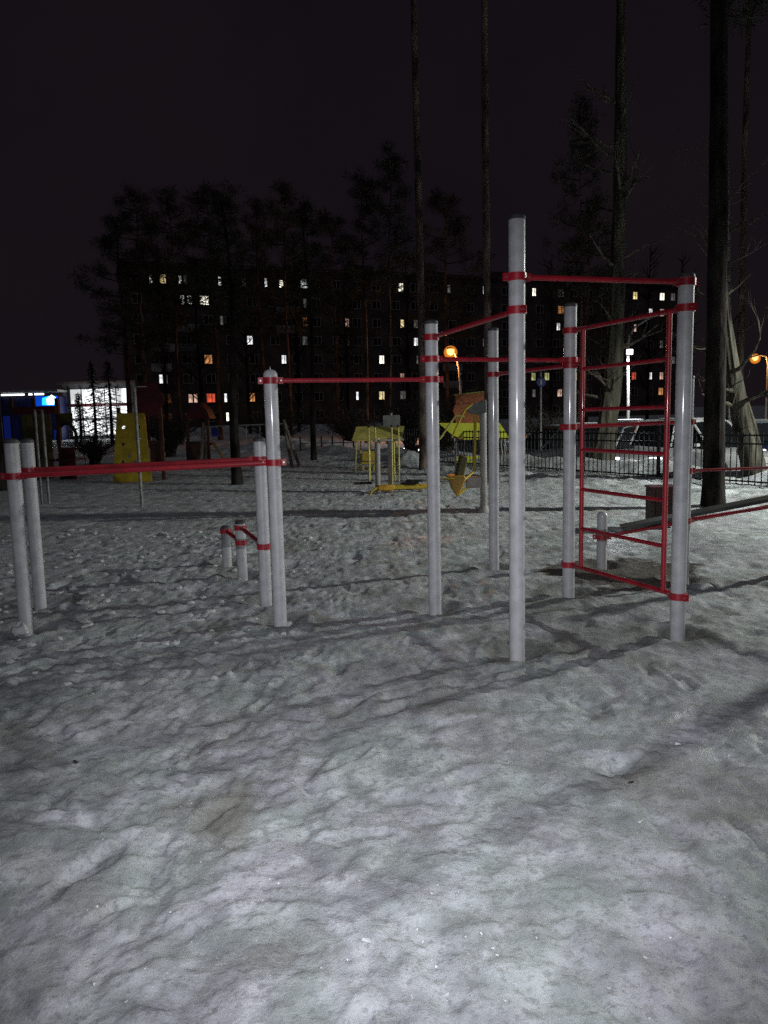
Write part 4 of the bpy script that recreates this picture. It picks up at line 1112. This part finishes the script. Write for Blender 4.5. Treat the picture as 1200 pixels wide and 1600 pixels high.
MB().box(((a.x + b.x) / 2, ly + 0.28, a.z - 0.2), (b.x - a.x, 0.03, 0.11)).build('backrest', M_LIME, cp)
MB().box(((a.x + b.x) / 2, ly + 0.1, 0.14), (b.x - a.x, 0.36, 0.05)).build('seat', M_LIME, cp)
for dx in (-0.3, 0.3): MB().box(((a.x + b.x) / 2 + dx, ly + 0.12, 0.05), (0.05, 0.3, 0.14)).build('leg', M_LIME, cp)

# ------------------------------------------------------------------ orange play tower
oy = 26
c = at(735, 715, oy)
ot = empty('play_tower', (c.x, oy, 0), 'orange boxy play tower with a thin slanted roof under the orange street lamp', 'play tower')
def W5(u, v, dy=0.0): return at(u, v, oy + dy)
MB().prism([W5(u, v) for u, v in ((712, 617), (757, 613), (757, 628), (712, 631))], (0, 0.9, 0)).build('parapet', M_ORANGE, ot)
MB().prism([W5(u, v) for u, v in ((711, 632), (754, 629), (754, 668), (713, 668), (711, 650), (708, 642))], (0, 0.85, 0)).build('cabin', M_ORANGE, ot)
MB().prism([W5(u, v, -0.1) for u, v in ((710, 616), (757, 611), (757, 613), (710, 618))], (0, 1.1, 0)).build('roof', M_PALEY, ot)
for u in (714, 752):
    for dy in (0.1, 0.75):
        t = W5(u, 668, dy); MB().box((t.x, t.y, t.z / 2 - 0.05), (0.09, 0.09, t.z + 0.1)).build('post', M_BROWN, ot)
q = W5(734, 690, 0.4); MB().box((q.x, q.y, 0.55), (0.85, 0.7, 0.05)).build('platform', M_BROWN, ot)

# ------------------------------------------------------------------ swing
sy_ = 22.3
c = at(455, 730, sy_)
sw = empty('swing_set', (c.x, sy_, 0), 'low swing frame with leaning wooden legs and one hanging seat', 'swing')
def W6(u, v, dy=0.0): return at(u, v, sy_ + dy)
MB().tube([W6(316, 667), W6(446, 662)], 0.02, 10).build('beam', M_STEEL, sw)
for (u0, v0, u1, dy) in ((443, 656, 457, 0.35), (443, 656, 470, -0.35), (318, 660, 322, 0.35), (318, 660, 312, -0.35)):
    t = W6(u0, v0, 0); b = W6(u1, 730, dy); MB().tube([(b.x, b.y, -0.1), t], [0.05, 0.045], 10).build('leg', pmat('weathered_wood', (0.22, 0.19, 0.15), 0.8, var=0.3, scale=6, stretch=(3, 3, 0.5)), sw)
for u in (384.5, 406): MB().tube([W6(u, 664), W6(u, 706)], 0.008, 6).build('chain', M_STEEL, sw)
a, b = W6(383, 708), W6(407, 708)
MB().box((a + b) / 2, (b.x - a.x, 0.2, 0.035)).build('seat', M_STEEL, sw, bevel=0.008)

# ------------------------------------------------------------------ play towers on the left
ty = 18.7
c = at(207, 752, ty)
tw = empty('play_tower', (c.x, ty, 0), 'play tower with a yellow climbing panel and a round dark red roof board', 'play tower')
def W7(u, v, dy=0.0): return at(u, v, ty + dy)
# climbing panel with real round holes: built from a strip mesh between outline and holes
def panel_with_holes(poly, holes, r, thick):
    m = MB(); O = poly[0]; ex = (poly[1] - poly[0]).normalized(); nrm = (poly[1] - poly[0]).cross(poly[3] - poly[0]).normalized(); ey = nrm.cross(ex)
    rows_ = 12; cols = 6
    BL_, BR_, TR_, TL_ = poly
    P = lambda i, j: BL_.lerp(BR_, i / cols).lerp(TL_.lerp(TR_, i / cols), j / rows_)
    for i in range(cols):
        for j in range(rows_):
            q = [P(i, j), P(i + 1, j), P(i + 1, j + 1), P(i, j + 1)]
            if (i, j) in holes:
                c_ = sum(q, Vector()) / 4; n = 12
                ang = [2 * math.pi * k / n + math.pi / 4 for k in range(n)]
                ringp = [c_ + ex * (math.cos(a_) * r) + ey * (math.sin(a_) * r) for a_ in ang]
                out = []
                corners = [q[2], q[3], q[0], q[1]]
                for k in range(n):
                    s = k / 3; s0_ = int(s) % 4; f = s - int(s); out.append(corners[s0_].lerp(corners[(s0_ + 1) % 4], f))
                for k in range(n):
                    k2 = (k + 1) % n
                    V_ = [out[k], out[k2], ringp[k2], ringp[k]]
                    m.prism(V_, nrm * thick)
            else: m.prism(q, nrm * thick)
    return m
poly_ = [W7(177, 752, -0.35), W7(238, 752, -0.35), W7(226, 646, 0.15), W7(183, 646, 0.15)]
poly_[0].z = poly_[1].z = 0.0
panel_with_holes(poly_, {(1, 9), (1, 6), (2, 4), (4, 9), (4, 7), (3, 3), (1, 3)}, 0.045, 0.03).build('climbing_panel', M_YEL, tw, smooth=False)
for u in (185, 224, 250):
    for dy in (0.25, 1.15):
        t = W7(u, 640, dy); MB().box((t.x, t.y, t.z / 2), (0.08, 0.08, t.z + 0.1)).build('post', M_BROWN, tw)
q = W7(218, 690, 0.7); MB().box((q.x, q.y, 0.9), (1.0, 0.9, 0.05)).build('platform', M_BROWN, tw)
pr = W7(232, 624, 0.2); n = 18
MB().prism([pr + Vector((math.cos(2 * math.pi * k / n) * (0.36 + 0.03 * math.cos(10 * math.pi * k / n)), 0, math.sin(2 * math.pi * k / n) * (0.40 + 0.03 * math.cos(10 * math.pi * k / n)))) for k in range(n)], (0, 0.04, 0)).build('roof_board', M_DRED, tw)
q0, q1 = W7(234, 690, 0.3), W7(252, 722, 0.3); MB().box(((q0.x + q1.x) / 2, ty + 0.3, (q0.z + q1.z) / 2), (q1.x - q0.x, 0.03, q0.z - q1.z)).build('side_panel', M_BROWN, tw)

by = 19.5
c = at(60, 748, by)
bt_ = empty('play_tower', (c.x, by, 0), 'dark play tower with blue and olive side panels and a red beam', 'play tower')
def W8(u, v, dy=0.0): return at(u, v, by + dy)
def rect(u0, v0, u1, v1, dy, th, nm, mt, par, Wf, z0=None):
    p0, p1 = Wf(u0, v0, dy), Wf(u1, v1, dy); zb = p1.z if z0 is None else z0
    return MB().box(((p0.x + p1.x) / 2, p0.y, (p0.z + zb) / 2), (p1.x - p0.x, th, p0.z - zb)).build(nm, mt, par)
rect(18, 640, 31, 690, 0.05, 0.03, 'side_panel', M_BLUE, bt_, W8)
rect(34, 648, 86, 748, 0.6, 0.04, 'climbing_panel', M_OLIVE, bt_, W8, 0)
rect(14, 690, 33, 745, 0.05, 0.03, 'side_panel', M_BROWN, bt_, W8)
rect(20, 636, 88, 646, 0.0, 0.06, 'beam', M_DRED, bt_, W8)
rect(86, 646, 114, 661, 0.3, 0.03, 'sign_board', M_OLIVE, bt_, W8)
for u in (17, 52, 88):
    for dy in (0.1, 1.0):
        t = W8(u, 625, dy); MB().box((t.x, t.y, t.z / 2), (0.08, 0.08, t.z + 0.1)).build('post', M_BROWN, bt_)
ar = W8(105, 685, 0.2); ringp = [ar + Vector((math.cos(a_) * 0.24, 0, math.sin(a_) * 0.38)) for a_ in [R(-30 + 240 * k / 16) for k in range(17)]]
MB().tube(ringp, 0.045, 8).build('tunnel_arch', M_BLACK, bt_)
q = W8(105, 720, 0.3); MB().box((q.x, q.y, 0.5), (0.7, 0.8, 0.05)).build('platform', M_BROWN, bt_)
rect(92, 700, 120, 745, 0.2, 0.03, 'side_panel', M_DRED, bt_, W8, 0)

ry = 25
c = at(312, 722, ry)
rt_ = empty('play_tower', (c.x, ry, 0), 'small play tower with a dark red pitched roof and a short slide', 'play tower')
def W9(u, v, dy=0.0): return at(u, v, ry + dy)
MB().prism([W9(u, v) for u, v in ((288, 654), (297, 636), (312, 629), (322, 640), (328, 654))], (0, 0.9, 0)).build('roof', M_DRED, rt_)
for u in (292, 324):
    for dy in (0.08, 0.8):
        t = W9(u, 654, dy); MB().box((t.x, t.y, t.z / 2 - 0.05), (0.08, 0.08, t.z + 0.1)).build('post', M_BROWN, rt_)
rect(290, 690, 326, 720, 0.06, 0.03, 'side_panel', M_BROWN, rt_, W9, 0.0)
rect(330, 668, 342, 682, 0.1, 0.04, 'side_panel', M_BLUE, rt_, W9)
MB().box((c.x, ry + 0.45, 0.62), (0.75, 0.8, 0.05)).build('platform', M_BROWN, rt_)
s_top, s_bot = W9(330, 692, -0.0), W9(352, 722, -0.6); s_bot.z = 0.08
MB().prism([s_top, s_top + Vector((0.0, 0.35, 0)), s_bot + Vector((0, 0.35, 0)), s_bot], (0, 0, 0.03)).build('slide', M_OLIVE, rt_)

# thin poles behind the parallel bars
def thin(u0, v0, u1, v1, Y): return at(u0, v0, Y), at(u1, v1, Y)
g = gp(222, 791)
t, b = thin(210, 606, 222, 791, g.y)
po = empty('hoop_pole', (b.x, g.y, 0), 'thin grey steel pole with a small hoop on top before the yellow climbing panel', 'pole')
MB().tube([(b.x, g.y, -0.1), (b.x - 0.005, g.y, t.z)], 0.027, 12).build('pole', M_STEEL, po)
MB().tube([Vector((b.x + 0.10 + 0.10 * math.cos(R(k * 30)), g.y + 0.1 * math.sin(R(k * 30)), t.z + 0.015)) for k in range(13)], 0.008, 6, caps=False).build('hoop', M_STEEL, po)
g = gp(71, 787)
t, b = thin(57, 640, 66, 787, g.y); t2, b2 = thin(67, 640, 77, 787, g.y)
pf = empty('pole_frame', ((b.x + b2.x) / 2, g.y, 0), 'pair of thin brownish steel poles joined at the top behind the parallel bars', 'pole frame')
for q, w in ((b, t), (b2, t2)): MB().tube([(q.x, g.y, -0.1), (q.x, g.y, w.z)], 0.026, 12).build('pole', M_STEEL, pf)
MB().tube([(b.x - 0.03, g.y, t.z - 0.02), (b2.x + 0.03, g.y, t2.z - 0.02)], 0.022, 10).build('cross_bar', M_DRED, pf)

# ------------------------------------------------------------------ render settings
scene.cycles.max_bounces = 4
scene.cycles.diffuse_bounces = 2
scene.cycles.glossy_bounces = 2
scene.cycles.sample_clamp_indirect = 0.6
scene.cycles.sample_clamp_direct = 12.0
scene.cycles.use_light_tree = True
scene.cycles.use_denoising = False
